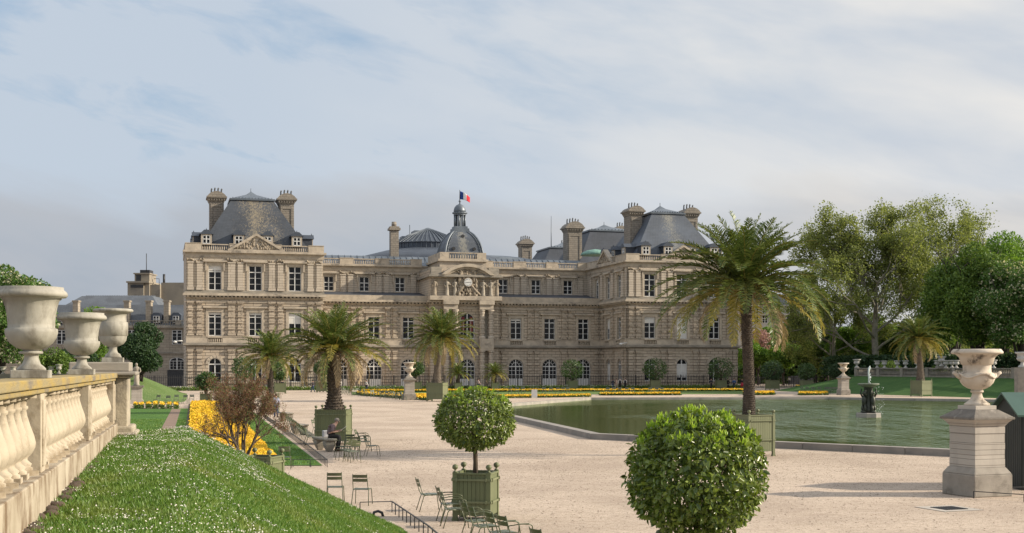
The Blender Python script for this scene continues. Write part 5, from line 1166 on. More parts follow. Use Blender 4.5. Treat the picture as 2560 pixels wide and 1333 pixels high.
# smaller clipped trees by the palace
far = [(515, 1008, 37, 53, 930, 'multi', 'orange_far', 'orange tree in a planter at the end of the big yellow bed'),
 (612, 985, 52, 45, 890, 'multi', 'orange_far', 'dark clipped tree behind the small left palm, in front of the first palace windows'), 
 (700, 984, 40, 40, 905, '', 'orange_far', 'orange tree partly hidden behind the left palm fronds'),
 (805, 981, 34, 40, 900, '', 'orange_far', 'orange tree in a planter just left of the big left palm trunk'),
 (1040, 980, 34, 40, 902, '', 'orange_far', 'orange tree behind the urn pedestal by the yellow beds'),
 (1430, 972, 47, 48, 898, 'multi', 'orange_far', 'clipped orange tree before the arched windows right of the two small palms'),
 (1638, 972, 50, 48, 898, '', 'orange_far', 'clipped orange tree in front of the right pavilion, nearest its left corner'),
 (1802, 972, 52, 48, 897, 'multi', 'orange_far', 'leaning open clipped tree in front of the right pavilion near its right end'),
 (1931, 975, 44, 50, 900, '', 'dark', 'dark clipped tree just right of the big palm trunk beyond the pool'),
 (2016, 976, 38, 44, 907, '', 'orange_far', 'clipped tree in a planter between the big palm and the far pedestal'),
 (2224, 979, 50, 62, 910, '', 'mid', 'round clipped tree in a planter right of the fountain'),
 (2343, 982, 40, 52, 917, '', 'mid', 'small open clipped tree just right of the far palm planter'),
 (2096, 975, 40, 40, 914, '', 'dark', 'dark clipped bush behind the urn pedestal across the pool')]
for i, (px, py, cw, pwd, ytop, mm, mtl, lab) in enumerate(far):
    Y = F*HC/(py-HY); Y = min(Y, 206+(px-465)/1380*24-8) if px < 1860 else Y
    s = F/Y; wd = 1.35 if px > 1900 else 1.5
    wd = {2224: 1.95, 2343: 1.55, 515: 1.15}.get(px, 1.75 if px < 1900 else 1.9)*(.9); hp = wd*.92 if px not in (2224,) else 1.6
    p = at(px, Y); planter_box((p.x, p.y, 0), R(14 if px > 2200 else 6*((i % 3)-1)+8), wd, hp, 'green planter box under the '+lab.replace('partly hidden ', '')[:200] if False else {515: 'green planter box at the end of the big yellow bed', 612: 'planter box hidden behind the small left palm', 700: 'planter box behind the brown budding shrub', 805: 'green planter box left of the big left palm trunk, by the railing', 1040: 'green planter box right behind the urn pedestal by the yellow beds', 1430: 'green planter box right of the two small palms, before arched windows', 1638: 'green planter box beside the walker in blue, at the right pavilion', 1802: 'green planter box between walkers near the right end of the palace', 1931: 'planter box just right of the big palm trunk, beyond the pool', 2016: 'planter box midway between the big palm and the far pedestal', 2224: 'green planter box right of the fountain bowl', 2343: 'small green planter box right of the far palm planter', 2096: 'planter box behind the urn pedestal across the pool'}[px], detail=False)
    top = zat(ytop, Y); r = cw/s*.62*(1.0 if px != 2224 else 1.15); r = min(r, (top-hp)/2*.95+.5)
    th_ = max(.25, top-hp-2*r*.85); round_tree((p.x, p.y, hp-.1), r, 0, lab, 40+i, trunk_h=th_, n=1800, size=.30, mtl=mtl, th=.11, multi=bool(mm), squash=.85, shell=.35, asp=.6)
p = gp(2517, 983); planter_box((p.x, p.y, 0), R(25), 1.75, 1.75, 'green planter box under the reddish clipped bush at the right edge', detail=False)
ob = empty('clipped_bush', (p.x, p.y, 1.6), 0, 'reddish brown clipped block bush in a planter at the right edge', 'bush')
g = np.random.default_rng(3); n = 3000; P = g.uniform(-1, 1, (n, 3)); k = g.integers(0, 3, n); P[np.arange(n), k] = np.sign(P[np.arange(n), k])*(1-.12*g.random(n)); P = P*np.array([[.98, .98, 1.0]]); nrm = np.linalg.norm(P, axis=1, keepdims=True); P = P/np.maximum(1, nrm/1.33); P[:, 2] += 1.05
link('crown', leaf_mesh('crown', P, g.normal(size=(n, 3)), g.normal(size=(n, 3)), .24, .12, LM['red']), ob); MB().tube([(0, 0, -.2), (0, 0, 1.2)], .1, 8).build('trunk', MT['bark'], ob)
# palms
def frond_pts(az, el, L, droop, n=14):
    p = Vector((0, 0, 0)); pts = [p.copy()]; e = el
    for i in range(n): e -= droop*(0.35+1.3*i/n)/n; p = p+Vector((math.cos(az)*math.cos(e), math.sin(az)*math.cos(e), math.sin(e)))*L/n; pts.append(p.copy())
    return pts
def palm(loc, label, H, tr, Lf, nf, seed, base=0.0, lean=(0, 0), bark='palmbark', dry=.18, yel=.12, pairs=42, lw=.035, tbase=1.35, low=-.75, wind=.0):
    o = empty('palm_tree', (loc[0], loc[1], base), 0, label, 'palm tree', 'palm trees in planter boxes'); r_ = random.Random(seed); g = np.random.default_rng(seed)
    def axis(f): return Vector((lean[0]*f*f+.03*math.sin(f*7)*H*.1, lean[1]*f*f, H*f))
    m = MB(); K = 26; m.tube([axis(i/K) for i in range(K+1)], [tr*(tbase-(tbase-1)*min(1, i/K*4))*(1+.04*(i % 2))*(1+.22*max(0, (i/K-.86)/.14)) for i in range(K+1)], 16)
    rows = int(H/(tr*.42)); 
    for i in range(rows):       # old leaf bases
        f = i/rows; c = axis(f); rad = tr*(tbase-(tbase-1)*min(1, f*4))*(1+.22*max(0, (f-.86)/.14)); nk = 11
        for k in range(nk):
            a = 2*math.pi*(k+.5*(i % 2))/nk; ca, sa = math.cos(a), math.sin(a); q = tr*.17*r_.uniform(.7, 1.3)
            b = c+Vector((ca*rad*.96, sa*rad*.96, 0)); tp = c+Vector((ca*(rad+q), sa*(rad+q), tr*.34)); tx = Vector((-sa, ca, 0))*rad*.27
            m.add([b-tx, b+tx, tp+tx*.5, tp-tx*.5, b+Vector((0, 0, tr*.46))], [(0, 1, 2, 3), (3, 2, 4), (0, 3, 4), (1, 4, 2)])
    m.build('trunk', MT[bark], o)
    top = axis(1.0); sets = {'g': [], 'y': [], 'd': []}; rach = {'g': MB(), 'y': MB(), 'd': MB()}
    for i in range(nf):
        f = (i+.5)/nf; az = i*2.39996+r_.uniform(-.15, .15); sn = math.sin; el = R(86)-(R(86)-low)*f**.85+r_.uniform(-.09, .09)
        L = Lf*(.78+.27*math.sin(min(1, f*1.6)*math.pi/2))*r_.uniform(.88, 1.08); droop = .55+1.15*f*(1-.2*f)+r_.uniform(-.15, .3)+wind*math.cos(az)
        kind = 'd' if f > 1-dry and r_.random() < .9 else ('y' if f > 1-dry-yel*2.2 and r_.random() < .5 else 'g')
        if kind == 'd': L *= .88; droop += .45
        pts = frond_pts(az, el, L, droop); rach[kind].tube([top+p for p in pts], [.035*Lf/3*(1-.85*q/len(pts))*tr/.25*.9 for q in range(len(pts))], 4, cap=False)
        A = np.array([tuple(p) for p in pts]); tt = np.linspace(.14, .995, pairs); xi = tt*(len(pts)-1); ii = np.minimum(xi.astype(int), len(pts)-2); fr = (xi-ii)[:, None]
        Pp = A[ii]*(1-fr)+A[ii+1]*fr; T = unit(A[ii+1]-A[ii]); side = unit(np.cross(T, np.array([[0, 0, 1.0]]))+1e-6); upv = unit(np.cross(side, T))
        ll = Lf*.135*(1+.1*g.random(pairs))*np.sin(np.pi*np.clip(tt*.80+.16, 0, 1))**.7
        for s in (-1, 1):
            D = T*.75+side*s*.9+upv*(.34 if kind == 'g' else .05)+g.normal(0, .20, (pairs, 3)); 
            if kind == 'd': D[:, 2] -= .6
            D = unit(D); D2 = unit(D+np.array([[0, 0, -.30]])); P0 = Pp+np.array(tuple(top))
            wv = unit(np.cross(D, upv))*lw*.5
            V = np.stack([P0-wv*.5, P0+wv*.5, P0+D*ll[:, None]*.55+wv, P0+D*ll[:, None]*.55+D2*ll[:, None]*.45, P0+D*ll[:, None]*.55-wv], 1); sets[kind].append(V)
    for k, nm, mt in (('g', 'fronds', 'palm'), ('y', 'yellowing_fronds', 'palm_y'), ('d', 'dry_fronds', 'palm_d')):
        if sets[k]:
            q = link(nm, tri_mesh(nm, np.concatenate(sets[k]), 5, LM[mt]), o); rach[k].build('midribs', LM['palm_y'] if k != 'd' else LM['palm_d'], q)
    return o
p = gp(1892, 1142); YP = p.y+.75
planter_box((p.x+.0, YP, 0), R(22), 1.28, 1.72, 'tall pale green planter box of the big right palm, beside the near pool kerb', mt='pl_l')
zt = 1.6; HP = zat(722, YP)-zt
palm((at(1872, YP).x, YP), 'tallest palm with a long bare trunk, standing at the near edge of the pool', HP, .215, 4.0, 88, 4, base=zt, lean=(-.15, 0), tbase=1.25, low=-.12, dry=.05, yel=.05, pairs=56, lw=.044)
p = gp(829, 1112); YP = p.y+.7
planter_box((p.x, YP, 0), R(-4), 1.5, 1.66, 'large green planter box behind the seated reading man')
palm((p.x+.02, YP), 'thick trunked palm with dry lower fronds behind the seated man', zat(880, YP)-1.5, .31, 3.05, 84, 9, base=1.5, tbase=1.7, low=-.08, dry=.15, yel=.08, pairs=38, lw=.040)
p = gp(1092, 1004); YP = p.y+.9
planter_box((p.x, YP, 0), R(-15), 1.85, 2.0, 'green planter box of the palm right of the urn pedestal by the yellow beds', mt='pl_l')
palm((at(1092, YP).x, YP), 'palm with a slender leaning trunk in front of the central arched window', zat(845, YP)-1.9, .34, 4.4, 80, 12, base=1.9, lean=(.5, 0), bark='palmbark_g', tbase=1.6, low=-.3, dry=.07, yel=.08, pairs=40, lw=.06)
YP = 104; p = at(676, YP); planter_box((p.x, YP, 0), R(5), 1.3, 1.4, 'planter box of the short left palm, behind the brown shrub')
palm((p.x, YP), 'short palm behind the brown budding shrub, its fronds crossing those of the left palm', zat(893, YP)-1.3,   .22, 3.1, 62, 15, base=1.3, tbase=1.3, low=-.2, dry=.1, pairs=40, lw=.05)
YP = 163.5; p = at(2303, YP)
planter_box((p.x, YP, 0), R(32), 1.85, 2.0, 'big pale green planter box of the far palm, right of the fountain', mt='pl_l')
palm((p.x-.1, YP), 'round headed far palm before the right terrace slope', zat(848, YP)-1.9, .36, 4.2, 78, 18, base=1.9, lean=(-.3, 0), bark='palmbark_g', tbase=1.5, low=-.35, dry=.07, yel=.16, pairs=38, lw=.065)
for px, sd, lab in ((1145, 25, 'small palm in a planter left of the central door'), (1237, 27, 'small palm in a planter right of the central door')):
    Y = 206+(px-465)/1380*24-6; p = at(px, Y); planter_box((p.x, Y, 0), R(10), 1.2, 1.1, lab.replace('small palm in a planter', 'planter box of the small palm'), detail=False)
    palm((p.x, Y), lab, 1.6, .3, 2.6, 44, sd, base=1.0, tbase=1.2, low=-.15, dry=.05, pairs=26, lw=.08)
# brown budding shrub in its planter
YS = 37.5; p = at(645, YS)
planter_box((at(655, YS).x, YS, 0), R(-14), .95, 1.15, 'small green planter box of the brown shrub, half hidden by the bank')
sh = empty('budding_shrub', (at(608, YS).x, YS, 1.0), 0, 'bare branched brown shrub with small buds at the foot of the bank', 'shrub')
sh.scale = (.80, .9, .98)
m = MB(); tips = []; r_ = random.Random(6)
def grow(p, d, L, r, lev):
    n = 4; pts = [p]; 
    for k in range(n): d = (d+Vector((r_.gauss(0, .16), r_.gauss(0, .16), r_.gauss(.02, .1)))).normalized(); pts.append(pts[-1]+d*L/n)
    m.tube(pts, [r*(1-.5*k/n) for k in range(n+1)], 6 if lev < 2 else 4, cap=False)
    tips.extend(pts[1:] if lev >= 2 else [])
    if lev < 5:
        for k in range(3 if lev < 4 else 2):
            nd = (d+Vector((r_.gauss(0, .55), r_.gauss(0, .55), r_.gauss(.08, .4)))).normalized(); grow(pts[r_.randint(2, n)], nd, L*r_.uniform(.55, .8), r*.52, lev+1)
for i in range(9):
    a = i*2*math.pi/9+.3; s = r_.uniform(.25, .75); grow(Vector((.08*math.cos(a), .08*math.sin(a), 0)), Vector((math.cos(a)*s-.12, math.sin(a)*s, 1.25)).normalized(), 1.12, .05, 0)
m.build('branches', MT['bark'], sh)
g = np.random.default_rng(9); T = np.array([tuple(t) for t in tips]); T = np.repeat(T, 5, 0)+g.normal(0, .035, (len(T)*5, 3)); T = T[g.random(len(T)) < min(1, 34000/len(T))]
link('buds', leaf_mesh('buds', T, g.normal(size=T.shape)+np.array([[0, 0, .4]]), rdir(len(T)), .045*(.5+g.random(len(T))), .02, LM['bud']), sh); print('shrub', len(T))
# ---- trees of the right
def plane_tree(name, label, loc, h, rad, tr, n, size, seed, nl=9):
    o = empty(name, loc, 0, label, 'tree', 'tall plane trees behind the right terrace'); m = MB(); tips = []; r_ = random.Random(seed)
    m.tube([(0, 0, -.3), (.1, 0, h*.14), (-.1, 0, h*.3), (.2, 0, h*.52), (0, 0, h*.7)], [tr*1.3, tr, tr*.85, tr*.5, tr*.25], 12)
    def gr(p, d, L, r, lev):
        pts = [p]; n_ = 5
        for k in range(n_): d = (d+Vector((r_.gauss(0, .17), r_.gauss(0, .17), r_.gauss(.05, .1)))).normalized(); pts.append(pts[-1]+d*L/n_)
        m.tube(pts, [r*(1-.55*k/n_) for k in range(n_+1)], 6 if lev < 2 else 4, cap=False)
        if lev >= 2: tips.extend(pts[2:])
        if lev < 4:
            for k in range(3): gr(pts[r_.randint(2, n_)], (d+Vector((r_.gauss(0, .6), r_.gauss(0, .6), r_.gauss(.02, .45)))).normalized(), L*r_.uniform(.5, .75), r*.5, lev+1)
    for i in range(nl):
        a = i*2.4+seed; z = h*(.17+.50*i/nl); s = 1.15-.75*i/nl; gr(Vector((.0, 0, z)), Vector((math.cos(a)*s, math.sin(a)*s, .55)).normalized(), rad*.78*(1.05-.3*i/nl), tr*.42, 0)
    m.build('trunk', MT['planebark'], o)
    g = np.random.default_rng(seed); T = np.array([tuple(t) for t in tips]); T = T[T[:, 2] < h*1.02]; k = max(1, n//len(T)); P = np.repeat(T, k, 0)+g.normal(0, h*.017, (len(T)*k, 3)); nn = len(P)
    L = size*(.5+.8*g.random(nn)); link('crown', leaf_mesh('crown', P, g.normal(size=P.shape), g.normal(size=P.shape)+np.array([[0, 0, .4]]), L, L*.75, LM['plane']), o); print('plane', nn); return o
YT = 222
a = at(2188, YT); plane_tree('plane_tree', 'tallest airy plane tree right of the palace, its pale trunk behind the far pedestal', (a.x, YT, 0), 30.6, 13.0, .62, 60000, .34, 3, 14)
a = at(2380, 232); plane_tree('plane_tree', 'tall airy plane tree rising behind the dense chestnuts', (a.x, 232, 0), 33.0, 11.5, .55, 46000, .34, 8, 12)
a = at(2085, 236); plane_tree('plane_tree', 'lower plane tree between the palace and the tallest plane tree', (a.x, 236, 0), 24, 8.5, .4, 30000, .34, 14, 10)
a = at(2560, 245); plane_tree('plane_tree', 'distant thin plane tree at the right edge above the chestnuts', (a.x, 245, 0), 27, 10, .45, 22000, .42, 19, 9)
c1 = at(2445, 188); tree('chestnut_tree', 'large dense green chestnut behind the right foreground urn', (c1.x, 188, 2.0), 20.5, 8.2, .6, .5, 84, 2.0, 70000, .36, 'chest', 31, group='dense chestnut trees on the right terrace')
c1 = at(2555, 180); tree('chestnut_tree', 'chestnut with white flower candles at the right edge', (c1.x, 180, 2.0), 18.3, 7.0, .6, .45, 72, 1.8, 54000, .34, 'chest_f', 37, group='dense chestnut trees on the right terrace')
c1 = at(2385, 204); tree('chestnut_tree', 'darker chestnut between the far palm and the large chestnut', (c1.x, 204, 2.0), 16.0, 5.8, .6, .4, 50, 1.8, 28000, .38, 'chest', 39, group='dense chestnut trees on the right terrace')
c1 = at(2510, 215); tree('chestnut_tree', 'bright topped chestnut behind the flowering one', (c1.x, 215, 2.0), 24.5, 8.5, 2.4, .45, 50, 2.3, 36000, .40, 'bright', 43, group='dense chestnut trees on the right terrace')
for i, (px, Y, top, wpx, mt, lab) in enumerate(((1884, 262, 846, 80, 'bright', 'small green tree just behind the right end of the palace'), (1958, 258, 838, 95, 'bright', 'young green tree above the dark clipped planter tree'), (2040, 250, 842, 95, 'mid', 'green tree left of the far pedestal urn'), (2118, 246, 800, 100, 'bright', 'airy green tree directly above the far pedestal urn'), (2250, 240, 815, 105, 'mid', 'green tree between the tall plane trunk and the far palm'), (1995, 285, 775, 80, 'dark', 'dark conical tree in front of the street building'), (2300, 250, 790, 120, 'dark', 'dark tree behind the far palm'), (2180, 262, 770, 120, 'mid', 'broad green tree behind the tall plane trunk'), (2070, 275, 800, 90, 'dark', 'dark tree filling the gap left of the tall plane'), (1925, 290, 812, 60, 'bright', 'fresh green tree below the street building windows'))):
    p = at(px, Y); h = zat(top, Y); rad = wpx/2*Y/F*1.12
    tree('park_tree', lab, (p.x, Y, 0), h, rad, h*.13 if Y > 255 or mt == 'dark' else h*.2, .22, 22, rad*.36, 15000, .36, mt, 50+i, group='smaller trees right of the palace')
p = at(1895, 268); tree('blossom_tree', 'small pink blossoming tree behind the right end of the palace', (p.x, 268, 0), zat(815, 268), 2.6, 2, .2, 12, 1.3, 3000, .4, 'pink', 71)
# dense far wood that closes the view under and behind the trees
g = np.random.default_rng(77); n = 60000; xs = g.uniform(41, 175, n); yy = 292+g.uniform(-9, 14, n)-.1*(xs-40); hz_ = 8.5+3.0*np.array([mnoise.noise((x*.13, 0, 1)) for x in xs])+np.where(xs > 64, 3.5, 0)-np.where(xs < 56, 3.0, 0); zs = g.random(n)**.8*hz_
P = np.stack([xs, yy, zs], 1); w1 = link('far_wood', leaf_mesh('far_wood', P, g.normal(size=P.shape), g.normal(size=P.shape)+np.array([[0, -.6, .3]]), .9, .7, LM['chest'])); tag(w1, kind='stuff')
n = 16000; xs = g.uniform(-160, -58, n); P = np.stack([xs, 278+g.uniform(-5, 5, n), g.random(n)*5.5], 1)
n = 14000; f = g.random(n); xs = 56+f*18; P = np.stack([xs+g.normal(0, .5, n), 218-f*58+g.uniform(8, 16, n), 2.3+g.random(n)*3.2], 1); w2 = link('hedge', leaf_mesh('hedge', P, g.normal(size=P.shape), g.normal(size=P.shape), .5, .4, LM['dark'])); tag(w2, 'dark clipped hedge behind the right terrace urns', 'hedge')
# ---- trees of the left
p = at(20, 118); tree('chestnut_tree', 'chestnut covered in white flower candles at the left edge', (p.x-1.0, 118, 0), zat(652, 118), 5.0, 1.6, .35, 40, 1.55, 34000, .26, 'chest_f', 81)
p = at(352, 150); tree('park_tree', 'dark round tree behind the left pier and statue', (p.x, 150, 0), zat(782, 150), 3.1, 1.2, .25, 26, 1.15, 20000, .24, 'dark', 83)
p = at(118, 146); tree('park_tree', 'dark green shrubby tree between the two nearest urns', (p.x, 146, 0), zat(862, 146), 2.6, .8, .2, 18, .95, 9000, .22, 'chest', 85)
p = at(185, 160); tree('park_tree', 'grey green bush seen under the bowl of the middle urn', (p.x, 160, 0), zat(852, 160), 2.8, .8, .2, 18, 1.0, 8000, .24, 'dark', 87)
p = at(240, 175); tree('park_tree', 'fresh green tree top showing above the urn on the pier', (p.x, 175, 0), zat(757, 175), 2.5, 2, .25, 22, 1.2, 9000, .28, 'bright', 89)
# ------------------------------------------------------------------ flower beds (petals on leafy cushions)
def bed(poly, n, h, seed, nl=None, size=.07, leafs='bedleaf', flow='yellow', frac=1.0, name='yellow_flowers'):
    g = np.random.default_rng(seed); a = np.array(poly); mn, mx = a.min(0), a.max(0); P = g.uniform(mn, mx, (n*3, 2))
    ins = np.ones(len(P), bool); k = len(a)
    for i in range(k):
        p0, p1 = a[i], a[(i+1) % k]; ins &= ((p1[0]-p0[0])*(P[:, 1]-p0[1])-(p1[1]-p0[1])*(P[:, 0]-p0[0])) >= 0
    P = P[ins][:n]; n = len(P); lump = np.array([mnoise.noise((p[0]*1.2, p[1]*1.2, 5)) for p in P]); z = h*(.8+.3*lump+.25*g.random(n))
    P3 = np.column_stack([P, z]); D = g.normal(0, 1, (n, 3)); D[:, 2] = np.abs(D[:, 2])*.7
    o = link(name, leaf_mesh(name, P3, D, g.normal(0, .4, (n, 3))+np.array([[0, -.3, 1]]), size*(.7+.6*g.random(n)), size*.9, LM[flow])); tag(o, kind='stuff')
    P3 = P3.copy(); P3[:, 2] *= g.random(n)*.75; P3[:, :2] += g.normal(0, .03, (n, 2)); o2 = link('bedding_leaves', leaf_mesh('bedding_leaves', P3, D, g.normal(size=(n, 3)), size*1.6, size, LM[leafs])); tag(o2, kind='stuff'); return o
def ccw(poly):
    a = sum(poly[i][0]*poly[(i+1) % len(poly)][1]-poly[(i+1) % len(poly)][0]*poly[i][1] for i in range(len(poly))); return [tuple(p[:2]) for p in (poly if a > 0 else poly[::-1])]
bed(ccw([uv(-.3, 49), uv(3.15, 49), uv(3.1, 74), uv(-.3, 74)]), 30000, .34, 1, size=.07)
bed(ccw([uv(-.3, 74), uv(3.1, 74), uv(3.0, 128), uv(-.3, 128)]), 26000, .36, 2, size=.11)
def gq(pts): return ccw([tuple(gp(x, y)[:2]) for x, y in pts])
def strip(px0, px1, y0, y1, Y0, Y1): return ccw([tuple(at(px0, Y0)[:2]), tuple(at(px1, Y0+ (y1))[:2]), tuple(at(px1, Y1+(y1))[:2]), tuple(at(px0, Y1)[:2])])
bed(gq([(905, 989.5), (1075, 1002), (1075, 993), (890, 985)]), 9000, .30, 3, size=.2)
bed(gq([(1040, 999), (1475, 993), (1475, 990.5), (1040, 995.5)]), 7000, .24, 4, size=.17)
bed(gq([(905, 981), (1880, 978.5), (1880, 977.2), (905, 979.3)]), 17000, .26, 5, size=.19)
bed(gq([(1500, 989), (1700, 988.5), (1700, 987), (1500, 987.5)]), 3000, .24, 6, size=.2)
bed(gq([(1860, 989), (1935, 988), (1935, 985), (1860, 986)]), 2500, .34, 7, size=.2)
bed(gq([(1998, 989), (2068, 988), (2068, 985), (1998, 986)]), 2500, .3, 8, size=.2)
bed(gq([(2030, 976), (2100, 977), (2100, 973), (1990, 972)]), 2000, .6, 9, size=.22)
bed(gq([(2130, 979.5), (2170, 980), (2170, 977), (2130, 976.5)]), 1200, .65, 10, size=.22)
bed(gq([(2236, 982), (2280, 982.5), (2280, 979), (2236, 978.5)]), 1800, .6, 11, size=.22)
bed(gq([(2362, 985), (2420, 986), (2420, 981), (2362, 980)]), 1600, .6, 12, size=.22)
bed(gq([(2425, 987), (2480, 988), (2480, 983), (2425, 982)]), 1300, .6, 13, size=.22)
for px in (340, 354, 372, 389, 406, 423, 440): bed(gq([(px-5, 1023), (px+5, 1023), (px+5, 1020), (px-5, 1020)]), 130, .5, int(px), size=.13, name='yellow_flowers')
# low green border along the railing
g = np.random.default_rng(66); n = 15000; t_ = g.uniform(-9, 96, n); yb = -3.6-g.random(n)*1.6
P = np.stack([PX0+t_*cT-yb*sT, PY0+t_*sT+yb*cT, g.random(n)*.55], 1); o = link('border_plants', leaf_mesh('border_plants', P, g.normal(size=P.shape), g.normal(size=P.shape), .25, .16, LM['chest'])); tag(o, kind='stuff')
n = 900; t_ = g.uniform(-9, 96, n); yb = -3.7-g.random(n)*1.5; P = np.stack([PX0+t_*cT-yb*sT, PY0+t_*sT+yb*cT, .5+g.random(n)*.15], 1)
o = link('white_flowers', leaf_mesh('white_flowers', P, g.normal(size=P.shape), g.normal(size=P.shape), .16, .12, LM['white'])); tag(o, kind='stuff')
# grass tufts give the lower lawn its nap
n = 30000; u = g.uniform(-6, 4.7, n); Y = g.uniform(49.3, 92, n); ok = ~((u > -2.05) & (u < -1.15)) & ~((u > -.5) & (u < 3.35)); u, Y = u[ok], Y[ok]
P = np.stack([u-.245*Y, Y, np.full(len(u), .02)], 1); D = g.normal(0, .5, P.shape); D[:, 2] = 1; o = link('grass_blades', leaf_mesh('grass_blades', P, D, rdir(len(P)), .07, .03, MT['blade'], 0)); tag(o, kind='stuff')
# ------------------------------------------------------------------ chairs
MT['chair'] = mat('chair_green_paint', (.085, .10, .05), (.07, .085, .045), rough=.38, scale=5)
MT['chair_p'] = mat('sun_bleached_chair_paint', (.13, .155, .12), (.10, .12, .09), rough=.4, scale=5)
def arcp(pts, r=.05, n=4):
    out_ = [Vector(pts[0])]
    for i in range(1, len(pts)-1):
        a, b, c = Vector(pts[i-1]), Vector(pts[i]), Vector(pts[i+1]); p = b+(a-b).normalized()*r; q = b+(c-b).normalized()*r
        for k in range(n+1): f = k/n; out_.append(p*(1-f)**2+b*2*f*(1-f)+q*f*f)
    out_.append(Vector(pts[-1])); return out_
def chair_meshes():
    d = {}; t = .0115
    for s, nm in ((-1, 'L'), (1, 'R')):   # chair faces +y; x across
        d['front'+nm] = MB().tube(arcp([(s*.21, .02, .43), (s*.215, .24, .44), (s*.235, .30, 0)], .06), t, 7).mesh('leg', MT['chair'])
        d['rear'+nm] = MB().tube(arcp([(s*.205, .06, .42), (s*.21, -.17, .425), (s*.235, -.30, 0)], .06), t, 7).mesh('leg', MT['chair'])
        d['up'+nm] = MB().tube(arcp([(s*.205, .0, .43), (s*.205, -.2, .43), (s*.195, -.33, .86)], .07), t, 7).mesh('back_frame', MT['chair'])
        d['arm'+nm] = MB().tube(arcp([(s*.225, -.27, .66), (s*.275, -.02, .69), (s*.275, .24, .66), (s*.225, .25, .43)], .08, 5), t, 7).bar((s*.275, -.1, .69), (s*.275, .15, .69), .035, .012).mesh('armrest', MT['chair'])
    m = MB()
    for k in range(6): y = -.175+k*.078; m.box(-.205, .205, y-.031, y+.031, .437-.006*abs(k-2.5), .45-.006*abs(k-2.5))
    m.bar((-.205, -.2, .43), (-.205, .22, .43), .02, .02); m.bar((.205, -.2, .43), (.205, .22, .43), .02, .02); d['seat'] = m.mesh('seat', MT['chair_p'])
    m = MB(); n = 6
    for z, h in ((.69, .085), (.80, .085)):
        y = -.2-(z-.43)*.3
        for k in range(n):
            x0, x1 = -.2+.4*k/n, -.2+.4*(k+1)/n; b0, b1 = -.035*math.sin(math.pi*k/n), -.035*math.sin(math.pi*(k+1)/n); dz_ = h/2
            m.add([(x0, y+b0, z-dz_), (x1, y+b1, z-dz_), (x1, y+b1-.022, z+dz_), (x0, y+b0-.022, z+dz_), (x0, y+b0+.008, z-dz_), (x1, y+b1+.008, z-dz_), (x1, y+b1-.014, z+dz_), (x0, y+b0-.014, z+dz_)], [(0, 1, 2, 3), (7, 6, 5, 4), (0, 4, 5, 1), (3, 2, 6, 7), (0, 3, 7, 4), (1, 5, 6, 2)])
    d['back'] = m.mesh('backrest', MT['chair']); return d
CM = chair_meshes()
def chair(loc, rz, label, arms=False, group='green metal garden chairs', tilt=0):
    o = empty('garden_armchair' if arms else 'garden_chair', loc, rz, label, 'armchair' if arms else 'chair', group)
    if tilt: o.rotation_euler = (tilt, 0, rz)
    for k, nm in (('seat', 'seat'), ('back', 'backrest'), ('frontL', 'leg'), ('frontR', 'leg'), ('rearL', 'leg'), ('rearR', 'leg'), ('upL', 'back_frame'), ('upR', 'back_frame')): link(nm, CM[k], o)
    if arms: link('armrest', CM['armL'], o); link('armrest', CM['armR'], o)
    return o
def ch(px, py, deg, label, **k): p = gp(px, py); return chair((p.x, p.y, 0), R(deg), label, **k)
# rz 0 faces away from the camera (towards the palace), -90 faces right
ch(838, 1256, 4, 'left of the two chairs seen from behind, by the grass bank'); ch(905, 1262, -4, 'right of the two chairs seen from behind, by the grass bank')
ch(1073, 1277, -76, 'chair in profile facing right, left of the middle planter box')
ch(1126, 1304, -74, 'armchair tucked behind another, closest to the middle planter box', arms=True); ch(1136, 1318, -78, 'armchair in front of the middle planter box, its seat fully seen', arms=True)
ch(1192, 1352, -66, 'armchair cut by the bottom edge, first below the middle planter box', arms=True); ch(1212, 1366, -70, 'second armchair from the left of those cut by the bottom edge', arms=True)
ch(1256, 1384, -62, 'chair back at the bottom edge right of the middle planter box', arms=True); ch(1288, 1394, -60, 'last chair of the cluster at the bottom edge, right of the planter box', arms=True)
ch(1376, 1436, -60, 'chair of which only the top of the back shows at the bottom edge')
ch(712, 1172, 6, 'lone chair seen from behind beside the brown shrub')
ch(930, 1140, -70, 'chair standing free at the right of the cluster near the reading man')
for i, (px, py, a, arms, lab) in enumerate(((905, 1120, -95, True, 'armchair behind the cluster, right of the large planter box'), (912, 1128, -85, True, 'armchair at the right rear of the cluster by the reading man'), (862, 1150, 50, False, 'folded-together chair nearest the knees of the reading man'), (870, 1153, 44, False, 'second chair pushed against the heap beside the reading man'), (880, 1156, 38, False, 'front chair of the heap beside the reading man'), (858, 1142, 60, True, 'armchair in the heap behind the bench end'), (884, 1142, 20, True, 'armchair tangled in the middle of the heap'), (874, 1134, 10, False, 'rear chair of the heap, against the planter box'))):
    ch(px, py, a, lab, arms=arms)
ORD = ['first', 'second', 'third', 'fourth', 'fifth', 'sixth', 'seventh', 'eighth', 'ninth', 'tenth', 'eleventh', 'twelfth', 'thirteenth', 'fourteenth', 'fifteenth', 'sixteenth']
m_ = [(771-4.4*i, 1112-3.8*i) for i in range(14)]
for i, (px, py) in enumerate(m_): ch(px+8, py+2, -80+(i*37 % 15)-7, ORD[i]+' chair, counted from the reading man, of the close row behind the benches', group='close row of chairs left of the large planter')
for px, py, a, lab in ((795, 1088, -100, 'chair leaning at the left side of the large planter box'), (800, 1082, -85, 'chair behind the leaning one, left of the large planter box')): ch(px, py, a, lab)
